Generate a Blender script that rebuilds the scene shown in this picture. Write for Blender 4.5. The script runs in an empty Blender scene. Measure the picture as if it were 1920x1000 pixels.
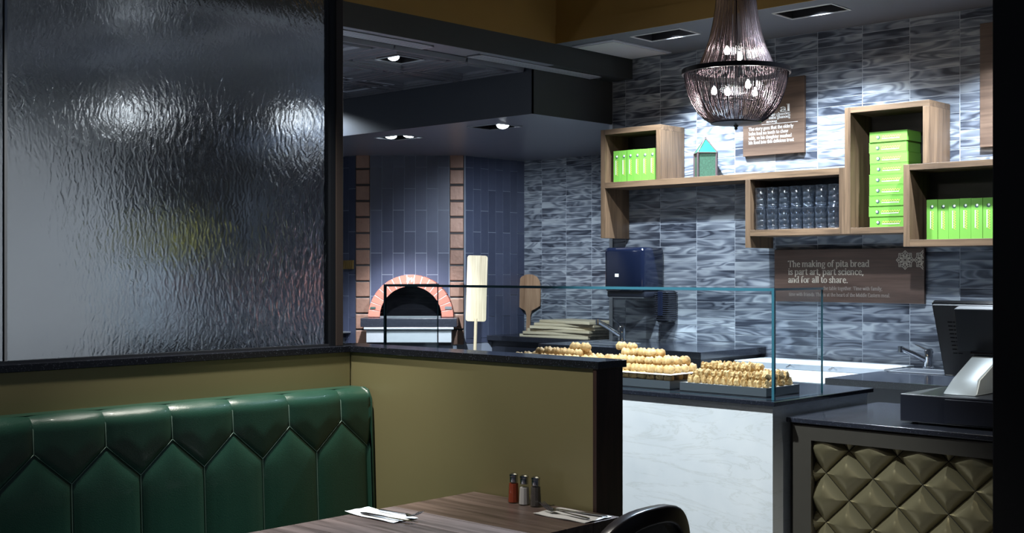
import bpy, bmesh, math, random
from mathutils import Vector, Matrix
random.seed(7)
PI = math.pi
sc = bpy.context.scene
C = sc.collection

# ------------------------------------------------------------------ camera, world, exposure
cam = bpy.data.objects.new('camera', bpy.data.cameras.new('camera'))
C.objects.link(cam)
cam.location = (0, 0, 1.5)
cam.rotation_euler = (PI/2, 0, math.radians(43.35) - PI/2)
cam.data.sensor_width = 36
cam.data.lens = 2317/1920*36
cam.data.shift_y = 10/1920
cam.data.clip_start = 0.05
sc.camera = cam
FW = (math.cos(math.radians(43.35)), math.sin(math.radians(43.35)))
RT = (FW[1], -FW[0])

w = bpy.data.worlds.new('world'); sc.world = w; w.use_nodes = True
w.node_tree.nodes['Background'].inputs[0].default_value = (0.50, 0.60, 0.80, 1)
w.node_tree.nodes['Background'].inputs[1].default_value = 0.07
sc.view_settings.view_transform = 'Standard'
sc.view_settings.look = 'None'
sc.view_settings.exposure = 0.0
sc.view_settings.gamma = 1.0
sc.view_settings.use_curve_mapping = False
cy = sc.cycles
cy.use_denoising = True
cy.max_bounces = 8; cy.diffuse_bounces = 3; cy.glossy_bounces = 4
cy.transmission_bounces = 8; cy.transparent_max_bounces = 24
cy.sample_clamp_indirect = 2.0; cy.sample_clamp_direct = 0.0
cy.caustics_reflective = False; cy.caustics_refractive = False
cy.blur_glossy = 0.5

COOL = (0.78, 0.89, 1.0)
NEUT = (0.95, 0.97, 1.0)
WARM = (1.0, 0.84, 0.66)
def lamp(name, kind, loc, target=None, energy=50, angle=60, blend=0.4, color=COOL, radius=0.03):
    d = bpy.data.lights.new(name, kind); d.energy = energy; d.color = color
    if kind == 'SPOT':
        d.spot_size = math.radians(angle); d.spot_blend = blend
    d.shadow_soft_size = radius
    o = bpy.data.objects.new(name, d); C.objects.link(o); o.location = loc
    if target is not None:
        o.rotation_euler = (Vector(target) - Vector(loc)).to_track_quat('-Z', 'Y').to_euler()
    return o
# downlights of the dining side (their ceiling is above the frame)
lamp('banquette_downlight', 'SPOT', (2.52, 3.40, 2.95), (2.50, 3.56, 1.08), 400, 50, 1.0, (1.0, 0.95, 0.86), 0.03)
lamp('banquette_downlight', 'SPOT', (1.25, 3.38, 2.95), (1.25, 3.56, 1.08), 130, 62, 0.9, (1.0, 0.95, 0.86), 0.03)
lamp('counter_front_spot', 'SPOT', (3.12, 3.45, 3.0), (4.41, 3.05, 0.45), 570, 52, 0.6, (0.84, 0.93, 1.0), 0.03)
lamp('table_spot', 'SPOT', (1.75, 3.05, 2.98), (2.75, 2.70, 0.95), 135, 60, 0.9, (1.0, 0.95, 0.86), 0.02)
lamp('table_far_spot', 'SPOT', (4.55, 2.95, 3.3), (2.35, 2.55, 0.76), 800, 36, 0.8, (0.62, 0.80, 1.0), 0.02)
lamp('register_front_spot', 'SPOT', (4.22, 0.55, 2.8), (4.5, 1.60, 0.45), 125, 50, 0.8, (1.0, 0.96, 0.84), 0.02)
lamp('counter_spot', 'SPOT', (4.55, 3.55, 3.25), (4.62, 3.35, 1.0), 260, 46, 0.7, (1.0, 0.98, 0.94), 0.03)
lamp('counter_spot', 'SPOT', (4.75, 2.60, 3.25), (4.70, 2.1, 1.0), 80, 50, 0.7, COOL, 0.03)
lamp('coffer_spot', 'SPOT', (5.0, 2.7, 3.3), (6.93, 3.85, 1.35), 290, 60, 1.0, COOL, 0.04)
lamp('coffer_spot', 'SPOT', (5.2, 4.3, 3.3), (6.93, 5.0, 1.3), 330, 54, 1.0, COOL, 0.04)
lamp('cove_glow', 'AREA', (4.6, 3.4, 3.1), (5.6, 4.9, 3.6), 1.2, color=(1.0, 0.80, 0.45))
# fixtures of the tile-wall soffit, inside their recesses
for yy, e in ((4.66, 470), (3.625, 470), (2.62, 480)):
    lamp('wall_wash_lamp', 'SPOT', (6.34, yy, 3.068), (6.38, yy, 2.0), e, 110, 0.75, COOL, 0.02)
lamp('sink_lamp', 'SPOT', (6.25, 3.9, 2.99), (6.35, 3.7, 0.95), 420, 42, 0.6, COOL, 0.03)
# oven soffit
lamp('oven_soffit_lamp', 'SPOT', (6.43, 7.28, 2.50), (7.30, 8.12, 0.95), 620, 50, 0.9, (0.88, 0.93, 1.0), 0.02)
lamp('oven_soffit_lamp', 'SPOT', (6.43, 6.16, 2.49), (7.9, 7.4, 0.95), 300, 85, 0.8, COOL, 0.02)
lamp('soffit_side_lamp', 'SPOT', (5.83, 7.85, 2.84), (5.83, 7.85, 0), 90, 150, 0.5, COOL, 0.03)
lamp('kitchen_back_lamp', 'SPOT', (3.7, 6.6, 2.8), (3.6, 8.5, 0.9), 170, 90, 0.9, (0.93, 0.96, 1.0), 0.05)
lamp('kitchen_back_lamp', 'SPOT', (5.9, 8.6, 2.8), (5.9, 9.3, 0.9), 330, 80, 0.8, COOL, 0.05)

# ------------------------------------------------------------------ materials
MATS = {}
def new_mat(name):
    m = bpy.data.materials.new(name); m.use_nodes = True
    MATS[name] = m
    nt = m.node_tree
    return m, nt, nt.nodes['Principled BSDF'], nt.nodes.new, nt.links.new
def plain(name, col, rough=0.5, metal=0.0, spec=0.5, coat=0.0, var=0.0, scale=30, bump=0.0, emit=None):
    m, nt, b, N, L = new_mat(name)
    b.inputs['Base Color'].default_value = (*col, 1)
    b.inputs['Roughness'].default_value = rough
    b.inputs['Metallic'].default_value = metal
    b.inputs['Specular IOR Level'].default_value = spec
    b.inputs['Coat Weight'].default_value = coat
    b.inputs['Coat Roughness'].default_value = 0.1
    if emit:
        b.inputs['Emission Color'].default_value = (*emit[0], 1); b.inputs['Emission Strength'].default_value = emit[1]
    if var or bump:
        tc = N('ShaderNodeTexCoord'); no = N('ShaderNodeTexNoise')
        no.inputs['Scale'].default_value = scale; no.inputs['Detail'].default_value = 4
        L(tc.outputs['Object'], no.inputs['Vector'])
        if var:
            mx = N('ShaderNodeMix'); mx.data_type = 'RGBA'
            mx.inputs['A'].default_value = (*[c*(1-var) for c in col], 1)
            mx.inputs['B'].default_value = (*[min(1, c*(1+var)) for c in col], 1)
            L(no.outputs['Fac'], mx.inputs['Factor']); L(mx.outputs['Result'], b.inputs['Base Color'])
        if bump:
            bp = N('ShaderNodeBump'); bp.inputs['Strength'].default_value = bump; bp.inputs['Distance'].default_value = 0.003
            L(no.outputs['Fac'], bp.inputs['Height']); L(bp.outputs['Normal'], b.inputs['Normal'])
    return m
def ramp(N, stops):
    r = N('ShaderNodeValToRGB'); e = r.color_ramp.elements
    while len(e) < len(stops): e.new(0.5)
    for i, (p, c) in enumerate(stops):
        e[i].position = p; e[i].color = (*c, 1)
    return r
def math_node(N, op, a=None, b=None):
    n = N('ShaderNodeMath'); n.operation = op
    if a is not None: n.inputs[0].default_value = a
    if b is not None: n.inputs[1].default_value = b
    return n
def wood(name, dark, light, axis, rough=0.45, scale=1.0, coat=0.0, rnd=0.35, ring=1.0):
    """grain runs along axis"""
    m, nt, b, N, L = new_mat(name)
    tc = N('ShaderNodeTexCoord'); mp = N('ShaderNodeMapping')
    s = [22*scale]*3; s[axis] = 1.3*scale
    mp.inputs['Scale'].default_value = s
    oi = N('ShaderNodeObjectInfo'); vm = N('ShaderNodeVectorMath'); vm.operation = 'MULTIPLY'
    vm.inputs[1].default_value = (7.3, 5.1, 9.7)
    L(oi.outputs['Random'], vm.inputs[0])
    ad = N('ShaderNodeVectorMath'); ad.operation = 'ADD'
    L(tc.outputs['Object'], ad.inputs[0]); L(vm.outputs[0], ad.inputs[1])
    L(ad.outputs[0], mp.inputs['Vector'])
    n1 = N('ShaderNodeTexNoise'); n1.inputs['Scale'].default_value = 1.0; n1.inputs['Detail'].default_value = 6; n1.inputs['Distortion'].default_value = 0.8*ring
    n2 = N('ShaderNodeTexNoise'); n2.inputs['Scale'].default_value = 5.0; n2.inputs['Detail'].default_value = 3
    L(mp.outputs[0], n1.inputs['Vector']); L(mp.outputs[0], n2.inputs['Vector'])
    mx = math_node(N, 'MULTIPLY_ADD'); mx.inputs[1].default_value = 0.35
    L(n2.outputs['Fac'], mx.inputs[0]); 
    sc1 = math_node(N, 'MULTIPLY', b=0.75); L(n1.outputs['Fac'], sc1.inputs[0]); L(sc1.outputs[0], mx.inputs[2])
    r = ramp(N, [(0.33, dark), (0.52, [(d+l)/2 for d, l in zip(dark, light)]), (0.72, light)])
    L(mx.outputs[0], r.inputs[0])
    hv = N('ShaderNodeHueSaturation')
    v = math_node(N, 'MULTIPLY_ADD'); v.inputs[1].default_value = rnd; v.inputs[2].default_value = 1-rnd/2
    L(oi.outputs['Random'], v.inputs[0]); L(v.outputs[0], hv.inputs['Value']); L(r.outputs[0], hv.inputs['Color'])
    L(hv.outputs[0], b.inputs['Base Color'])
    b.inputs['Roughness'].default_value = rough; b.inputs['Coat Weight'].default_value = coat
    bp = N('ShaderNodeBump'); bp.inputs['Strength'].default_value = 0.15; bp.inputs['Distance'].default_value = 0.002
    L(mx.outputs[0], bp.inputs['Height']); L(bp.outputs['Normal'], b.inputs['Normal'])
    return m
def marble_tile(name):
    m, nt, b, N, L = new_mat(name)
    tc = N('ShaderNodeTexCoord'); ge = N('ShaderNodeNewGeometry'); oi = N('ShaderNodeObjectInfo')
    sm = math_node(N, 'ADD'); L(ge.outputs['Random Per Island'], sm.inputs[0]); L(oi.outputs['Random'], sm.inputs[1])
    vm = N('ShaderNodeVectorMath'); vm.operation = 'MULTIPLY'; vm.inputs[1].default_value = (31.0, 17.0, 23.0)
    L(sm.outputs[0], vm.inputs[0])
    ad = N('ShaderNodeVectorMath'); ad.operation = 'ADD'; L(tc.outputs['Object'], ad.inputs[0]); L(vm.outputs[0], ad.inputs[1])
    mp = N('ShaderNodeMapping'); mp.inputs['Scale'].default_value = (1.0, 2.5, 12.0); L(ad.outputs[0], mp.inputs['Vector'])
    n1 = N('ShaderNodeTexNoise'); n1.inputs['Scale'].default_value = 1.0; n1.inputs['Detail'].default_value = 1.0; n1.inputs['Distortion'].default_value = 1.5
    L(mp.outputs[0], n1.inputs['Vector'])
    k = math_node(N, 'MULTIPLY', b=21.0); L(n1.outputs['Fac'], k.inputs[0])
    sn = math_node(N, 'SINE'); L(k.outputs[0], sn.inputs[0])
    n2 = N('ShaderNodeTexNoise'); n2.inputs['Scale'].default_value = 0.9; n2.inputs['Detail'].default_value = 2; L(mp.outputs[0], n2.inputs['Vector'])
    h = math_node(N, 'MULTIPLY_ADD'); h.inputs[1].default_value = 0.16; L(sn.outputs[0], h.inputs[0])
    h2 = math_node(N, 'MULTIPLY_ADD'); h2.inputs[1].default_value = 0.9; h2.inputs[2].default_value = 0.02; L(n2.outputs['Fac'], h2.inputs[0])
    L(h2.outputs[0], h.inputs[2])
    rs = math_node(N, 'MULTIPLY_ADD'); rs.inputs[1].default_value = 0.16; L(ge.outputs['Random Per Island'], rs.inputs[0])
    fr = math_node(N, 'MULTIPLY_ADD'); fr.inputs[1].default_value = 0.16; fr.inputs[2].default_value = -0.16; L(oi.outputs['Random'], fr.inputs[0]); L(fr.outputs[0], rs.inputs[2])
    tot = math_node(N, 'ADD'); L(h.outputs[0], tot.inputs[0]); L(rs.outputs[0], tot.inputs[1])
    r = ramp(N, [(0.17, (0.035, 0.042, 0.060)), (0.33, (0.105, 0.122, 0.155)), (0.50, (0.19, 0.215, 0.255)), (0.75, (0.40, 0.44, 0.48))])
    L(tot.outputs[0], r.inputs[0]); L(r.outputs[0], b.inputs['Base Color'])
    b.inputs['Roughness'].default_value = 0.30
    return m
def white_marble(name):
    m, nt, b, N, L = new_mat(name)
    tc = N('ShaderNodeTexCoord'); mp = N('ShaderNodeMapping'); mp.inputs['Rotation'].default_value = (0.6, 0, 0)
    mp.inputs['Scale'].default_value = (1, 0.8, 4.5); L(tc.outputs['Object'], mp.inputs['Vector'])
    n = N('ShaderNodeTexNoise'); n.inputs['Scale'].default_value = 1.6; n.inputs['Detail'].default_value = 9; n.inputs['Roughness'].default_value = 0.62; n.inputs['Distortion'].default_value = 1.6
    L(mp.outputs[0], n.inputs['Vector'])
    r = ramp(N, [(0.478, (0.70, 0.73, 0.73)), (0.497, (0.615, 0.64, 0.62)), (0.505, (0.67, 0.695, 0.69)), (0.53, (0.71, 0.74, 0.74))])
    L(n.outputs['Fac'], r.inputs[0])
    n2 = N('ShaderNodeTexNoise'); n2.inputs['Scale'].default_value = 4; n2.inputs['Detail'].default_value = 5; L(tc.outputs['Object'], n2.inputs['Vector'])
    mx = N('ShaderNodeMix'); mx.data_type = 'RGBA'; mx.blend_type = 'MULTIPLY'
    r2 = ramp(N, [(0.3, (0.86, 0.88, 0.90)), (0.7, (1, 1, 1))]); L(n2.outputs['Fac'], r2.inputs[0])
    mx.inputs['Factor'].default_value = 1.0; L(r.outputs[0], mx.inputs['A']); L(r2.outputs[0], mx.inputs['B'])
    L(mx.outputs['Result'], b.inputs['Base Color']); b.inputs['Roughness'].default_value = 0.35
    return m
def granite(name, base=(0.012, 0.014, 0.02), rough=0.12):
    m, nt, b, N, L = new_mat(name)
    tc = N('ShaderNodeTexCoord'); v = N('ShaderNodeTexNoise'); v.inputs['Scale'].default_value = 260; v.inputs['Detail'].default_value = 2
    L(tc.outputs['Object'], v.inputs['Vector'])
    r = ramp(N, [(0.62, base), (0.72, [c*5+0.02 for c in base])]); L(v.outputs['Fac'], r.inputs[0]); L(r.outputs[0], b.inputs['Base Color'])
    b.inputs['Roughness'].default_value = rough
    return m
def rnd_color(name, a, c, rough=0.5, metal=0.0, bump=0.0, scale=60, coat=0.0, noise=0.5):
    """mix of two tones by noise and by object"""
    m, nt, b, N, L = new_mat(name)
    tc = N('ShaderNodeTexCoord'); n = N('ShaderNodeTexNoise'); n.inputs['Scale'].default_value = scale; n.inputs['Detail'].default_value = 4
    oi = N('ShaderNodeObjectInfo'); ad = N('ShaderNodeVectorMath'); ad.operation = 'ADD'
    L(tc.outputs['Object'], ad.inputs[0]); L(oi.outputs['Random'], ad.inputs[1]); L(ad.outputs[0], n.inputs['Vector'])
    f = math_node(N, 'MULTIPLY_ADD'); f.inputs[1].default_value = 1-noise; L(oi.outputs['Random'], f.inputs[0])
    f2 = math_node(N, 'MULTIPLY', b=noise); L(n.outputs['Fac'], f2.inputs[0]); L(f2.outputs[0], f.inputs[2])
    mx = N('ShaderNodeMix'); mx.data_type = 'RGBA'; mx.inputs['A'].default_value = (*a, 1); mx.inputs['B'].default_value = (*c, 1)
    L(f.outputs[0], mx.inputs['Factor']); L(mx.outputs['Result'], b.inputs['Base Color'])
    b.inputs['Roughness'].default_value = rough; b.inputs['Metallic'].default_value = metal; b.inputs['Coat Weight'].default_value = coat
    if bump:
        bp = N('ShaderNodeBump'); bp.inputs['Strength'].default_value = bump; bp.inputs['Distance'].default_value = 0.004
        L(n.outputs['Fac'], bp.inputs['Height']); L(bp.outputs['Normal'], b.inputs['Normal'])
    return m
def thin_glass(name, tint=(1, 1, 1), refl=1.0, rough=0.0, body=None):
    m, nt, b, N, L = new_mat(name)
    nt.nodes.remove(b); out = nt.nodes['Material Output']
    tr = N('ShaderNodeBsdfTransparent'); tr.inputs[0].default_value = (*tint, 1)
    gl = N('ShaderNodeBsdfGlossy'); gl.inputs['Roughness'].default_value = rough
    fr = N('ShaderNodeFresnel'); ge = N('ShaderNodeNewGeometry')
    io = math_node(N, 'MULTIPLY_ADD'); io.inputs[1].default_value = 1/1.5-1.5; io.inputs[2].default_value = 1.5
    L(ge.outputs['Backfacing'], io.inputs[0]); L(io.outputs[0], fr.inputs[0])
    k = math_node(N, 'MULTIPLY', b=refl); L(fr.outputs[0], k.inputs[0])
    mx = N('ShaderNodeMixShader'); L(k.outputs[0], mx.inputs[0]); L(tr.outputs[0], mx.inputs[1]); L(gl.outputs[0], mx.inputs[2])
    if body:
        df = N('ShaderNodeBsdfDiffuse'); df.inputs[0].default_value = (*body[1], 1)
        m2 = N('ShaderNodeMixShader'); m2.inputs[0].default_value = body[0]
        L(mx.outputs[0], m2.inputs[1]); L(df.outputs[0], m2.inputs[2]); mx = m2
    L(mx.outputs[0], out.inputs['Surface'])
    return m
def water_glass(name):
    m, nt, b, N, L = new_mat(name)
    b.inputs['Base Color'].default_value = (0.93, 0.96, 0.97, 1)
    b.inputs['Transmission Weight'].default_value = 1.0
    b.inputs['Roughness'].default_value = 0.12
    b.inputs['IOR'].default_value = 1.33
    tc = N('ShaderNodeTexCoord')
    mp = N('ShaderNodeMapping'); mp.inputs['Scale'].default_value = (58, 1, 26); L(tc.outputs['Object'], mp.inputs['Vector'])
    n1 = N('ShaderNodeTexNoise'); n1.inputs['Scale'].default_value = 1.0; n1.inputs['Detail'].default_value = 5; n1.inputs['Distortion'].default_value = 0.6
    L(mp.outputs[0], n1.inputs['Vector'])
    mp2 = N('ShaderNodeMapping'); mp2.inputs['Scale'].default_value = (9, 1, 4); L(tc.outputs['Object'], mp2.inputs['Vector'])
    n2 = N('ShaderNodeTexNoise'); n2.inputs['Scale'].default_value = 1.0; n2.inputs['Detail'].default_value = 3; L(mp2.outputs[0], n2.inputs['Vector'])
    a = math_node(N, 'MULTIPLY_ADD'); a.inputs[1].default_value = 1.6; L(n2.outputs['Fac'], a.inputs[0]); L(n1.outputs['Fac'], a.inputs[2])
    mp3 = N('ShaderNodeMapping'); mp3.inputs['Scale'].default_value = (2.6, 1, 1.5); L(tc.outputs['Object'], mp3.inputs['Vector'])
    n3 = N('ShaderNodeTexNoise'); n3.inputs['Scale'].default_value = 1.0; n3.inputs['Detail'].default_value = 3; L(mp3.outputs[0], n3.inputs['Vector'])
    rp = ramp(N, [(0.36, (0.25, 0.25, 0.25)), (0.62, (1, 1, 1))]); L(n3.outputs['Fac'], rp.inputs[0])
    bp = N('ShaderNodeBump'); bp.inputs['Distance'].default_value = 0.0036; L(rp.outputs[0], bp.inputs['Strength'])
    L(a.outputs[0], bp.inputs['Height']); L(bp.outputs['Normal'], b.inputs['Normal'])
    return m

M_tile = marble_tile('grey_marbled_tile')
M_grout = plain('pale_grout', (0.46, 0.50, 0.56), 0.8)
M_vtile = rnd_color('slate_blue_tile', (0.040, 0.048, 0.086), (0.075, 0.088, 0.145), 0.38, noise=0.45, scale=14)
M_vgrout = plain('slate_tile_grout', (0.26, 0.29, 0.36), 0.8)
M_copper = rnd_color('copper_brick', (0.17, 0.095, 0.070), (0.33, 0.195, 0.145), 0.45, metal=0.3, bump=0.5, scale=28, noise=0.6)
M_pmortar = plain('dark_pier_mortar', (0.055, 0.052, 0.055), 0.8)
M_dark = plain('charcoal_paint', (0.020, 0.024, 0.034), 0.55, var=0.1, scale=3)
M_beam = plain('blackened_beam_paint', (0.018, 0.021, 0.022), 0.6, var=0.1, scale=3)
M_soffit = plain('slate_soffit_paint', (0.19, 0.205, 0.255), 0.30, var=0.06, scale=2)
M_soffit2 = plain('dark_blue_soffit_paint', (0.035, 0.043, 0.062), 0.5, var=0.06, scale=2)
M_ceil = plain('grey_ceiling_paint', (0.085, 0.092, 0.11), 0.7, var=0.06, scale=2)
M_tin = plain('pressed_tin_grey', (0.15, 0.16, 0.195), 0.33, metal=0.4)
M_gold = plain('gold_leaf_paint', (0.34, 0.22, 0.075), 0.38, metal=0.55, var=0.12, scale=2.5)
M_trim = plain('white_trim', (0.75, 0.78, 0.82), 0.4)
M_trimg = plain('grey_trim', (0.42, 0.46, 0.52), 0.4)
M_diff = plain('grey_diffuser_metal', (0.52, 0.56, 0.64), 0.35, metal=0.3)
M_black = plain('matte_black', (0.006, 0.006, 0.009), 0.6)
M_panelw = plain('perforated_white_panel', (0.45, 0.46, 0.49), 0.8, var=0.12, scale=160)
M_lens = plain('lit_lamp_lens', (0.9, 0.95, 1.0), 0.3, emit=((0.86, 0.93, 1.0), 22))
M_reflector = plain('lamp_reflector', (0.7, 0.75, 0.8), 0.25, metal=0.8)
M_granite = granite('black_granite')
M_granite2 = granite('speckled_black_granite', (0.016, 0.018, 0.025), 0.22)
M_wood = wood('walnut_horizontal', (0.036, 0.021, 0.012), (0.155, 0.098, 0.057), 1, 0.42)
M_woodv = wood('walnut_vertical', (0.036, 0.021, 0.012), (0.155, 0.098, 0.057), 2, 0.42)
M_woodin = wood('near_black_back', (0.006, 0.005, 0.004), (0.018, 0.014, 0.011), 1, 0.5)  # back panels coloured near black so the box interiors stay dark
M_sign = wood('dark_walnut_sign', (0.040, 0.022, 0.016), (0.115, 0.072, 0.055), 1, 0.42, scale=0.8, rnd=0.1)
M_sign2 = wood('warm_walnut_sign', (0.045, 0.026, 0.018), (0.125, 0.080, 0.055), 1, 0.42, scale=0.8, rnd=0.1)
M_text = plain('cream_lettering', (0.62, 0.56, 0.46), 0.6)
M_textw = plain('white_lettering', (0.82, 0.80, 0.78), 0.6)
M_text2 = plain('faded_lettering', (0.30, 0.26, 0.23), 0.6)
M_green = rnd_color('lime_green_card', (0.105, 0.275, 0.036), (0.12, 0.30, 0.044), 0.45, noise=0.3)
M_print = plain('gold_print', (0.50, 0.42, 0.10), 0.5)
M_printw = plain('white_print', (0.85, 0.9, 0.8), 0.5)
M_printk = plain('dark_print', (0.03, 0.06, 0.05), 0.5)
M_marble = white_marble('white_veined_marble')
M_steel = plain('brushed_stainless', (0.56, 0.60, 0.64), 0.28, metal=0.9, var=0.1, scale=40)
M_chrome = plain('chrome', (0.75, 0.78, 0.82), 0.08, metal=1.0)
M_darksteel = plain('dark_steel', (0.10, 0.11, 0.13), 0.35, metal=0.8)
M_glass = thin_glass('clear_pane', (0.965, 0.985, 0.985), 0.75)
M_edge = plain('teal_glass_edge', (0.035, 0.13, 0.17), 0.08, spec=0.8, coat=0.5)
M_tumbler = thin_glass('tumbler_glass', (0.86, 0.91, 0.97), 2.2, 0.10, body=(0.018, (0.6, 0.72, 0.88)))  # faint bluish diffuse and raised reflection mixed in to imitate bright highlights
M_shaker = thin_glass('shaker_glass', (0.93, 0.95, 0.95), 0.9, 0.03)
M_water = water_glass('rippled_water_glass')
M_khaki = plain('olive_gold_panel', (0.275, 0.245, 0.125), 0.36, metal=0.25, var=0.10, scale=2.0)
M_endwood = wood('espresso_wood_end', (0.018, 0.010, 0.009), (0.055, 0.030, 0.025), 2, 0.4, rnd=0.1)
M_espresso = plain('espresso_lacquer', (0.020, 0.013, 0.012), 0.30, var=0.15, scale=8)
M_seatpad = plain('black_leather', (0.010, 0.011, 0.014), 0.4)
M_post = plain('bronze_post', (0.075, 0.058, 0.052), 0.4, metal=0.3)
M_postd = plain('dark_channel', (0.010, 0.012, 0.016), 0.35)
M_table = wood('dark_oak_planks', (0.042, 0.028, 0.024), (0.185, 0.135, 0.120), 1, 0.36, scale=1.2, rnd=0.25)
M_vinyl = plain('bottle_green_vinyl', (0.014, 0.056, 0.038), 0.33, spec=0.6, coat=0.12, bump=0.25, scale=420)
M_thread = plain('pale_green_piping', (0.10, 0.17, 0.14), 0.6)
M_bronze = plain('bronze_frame', (0.058, 0.052, 0.041), 0.45, metal=0.35, var=0.08, scale=20)
M_goldpad = plain('antique_gold_pyramid', (0.21, 0.18, 0.10), 0.32, metal=0.65)
M_pink = rnd_color('terracotta_brick', (0.36, 0.095, 0.065), (0.48, 0.145, 0.10), 0.65, noise=0.6, scale=25)
M_mortar = plain('white_mortar', (0.72, 0.68, 0.64), 0.8)
M_mouth = plain('mouth_black', (0.003, 0.003, 0.004), 1.0, spec=0.0)  # flat near-black without specular for the oven mouth
M_steelf = plain('satin_stainless', (0.55, 0.59, 0.63), 0.33, metal=0.6, var=0.06, scale=30)
M_palewood = wood('pale_beech', (0.40, 0.31, 0.19), (0.68, 0.58, 0.40), 2, 0.55, rnd=0.1)
M_boardwood = wood('bleached_board', (0.42, 0.35, 0.22), (0.66, 0.58, 0.42), 1, 0.55, rnd=0.25)
M_brownwood = wood('worn_brown_wood', (0.26, 0.145, 0.08), (0.56, 0.36, 0.22), 2, 0.5, scale=0.7, rnd=0.1)
M_navy = plain('smoky_navy_plastic', (0.005, 0.008, 0.021), 0.10, coat=0.6)
M_blackgloss = plain('black_gloss_plastic', (0.008, 0.009, 0.012), 0.16)
M_blacksat = plain('black_satin_plastic', (0.012, 0.014, 0.022), 0.35)
M_greyplast = plain('graphite_plastic', (0.075, 0.080, 0.090), 0.45)
M_greyplast2 = plain('slate_grey_plastic', (0.13, 0.145, 0.16), 0.4)
M_silver = plain('silver_plastic', (0.55, 0.60, 0.61), 0.35, metal=0.2)
M_roll = rnd_color('golden_filo', (0.46, 0.25, 0.07), (0.78, 0.57, 0.29), 0.55, bump=0.8, scale=90, noise=0.7)
M_nest = rnd_color('baked_kataifi', (0.42, 0.25, 0.09), (0.70, 0.50, 0.24), 0.6, bump=0.9, scale=110, noise=0.7)
M_paper = plain('white_paper', (0.85, 0.85, 0.84), 0.8)
M_traym = plain('grey_tray_metal', (0.17, 0.19, 0.21), 0.4, metal=0.6)
M_chain = plain('bronze_chain', (0.13, 0.105, 0.115), 0.25, metal=0.85)
M_ring = plain('black_iron_ring', (0.012, 0.012, 0.015), 0.3, metal=0.4)
M_bulb = plain('lit_bulb', (1, 1, 1), 0.3, emit=((1.0, 0.93, 0.88), 260))
M_globe = plain('added_globe_glow', (1, 1, 1), 0.3, emit=((0.86, 0.93, 1.0), 42))  # glow of the two added pendants
M_lgreen = plain('lantern_green_glass', (0.010, 0.22, 0.09), 0.3, coat=0.1)
M_lfret = rnd_color('lantern_fretwork', (0.015, 0.03, 0.02), (0.07, 0.17, 0.11), 0.4, metal=0.3, scale=130, noise=1.0)
M_liron = plain('lantern_iron', (0.11, 0.08, 0.085), 0.4, metal=0.5)
M_paprika = plain('red_chilli_flakes', (0.40, 0.055, 0.015), 0.7, var=0.4, scale=500)
M_salt = plain('white_salt', (0.75, 0.72, 0.72), 0.8)
M_pepper = plain('ground_pepper', (0.10, 0.085, 0.08), 0.8, var=0.7, scale=600)
M_cutlery = plain('polished_cutlery', (0.42, 0.43, 0.46), 0.16, metal=1.0)
M_wallgrey = plain('pale_grey_kitchen_wall', (0.30, 0.315, 0.335), 0.7, var=0.05, scale=1.5)
M_wallmid = plain('dusk_grey_wall', (0.20, 0.20, 0.225), 0.7, var=0.08, scale=2)
M_floor = plain('grey_floor_tile', (0.16, 0.16, 0.165), 0.4, var=0.3, scale=6)
M_yellow = plain('yellow_plastic', (0.20, 0.18, 0.025), 0.4)
M_column = plain('black_column_paint', (0.0035, 0.0025, 0.003), 0.6)

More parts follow.
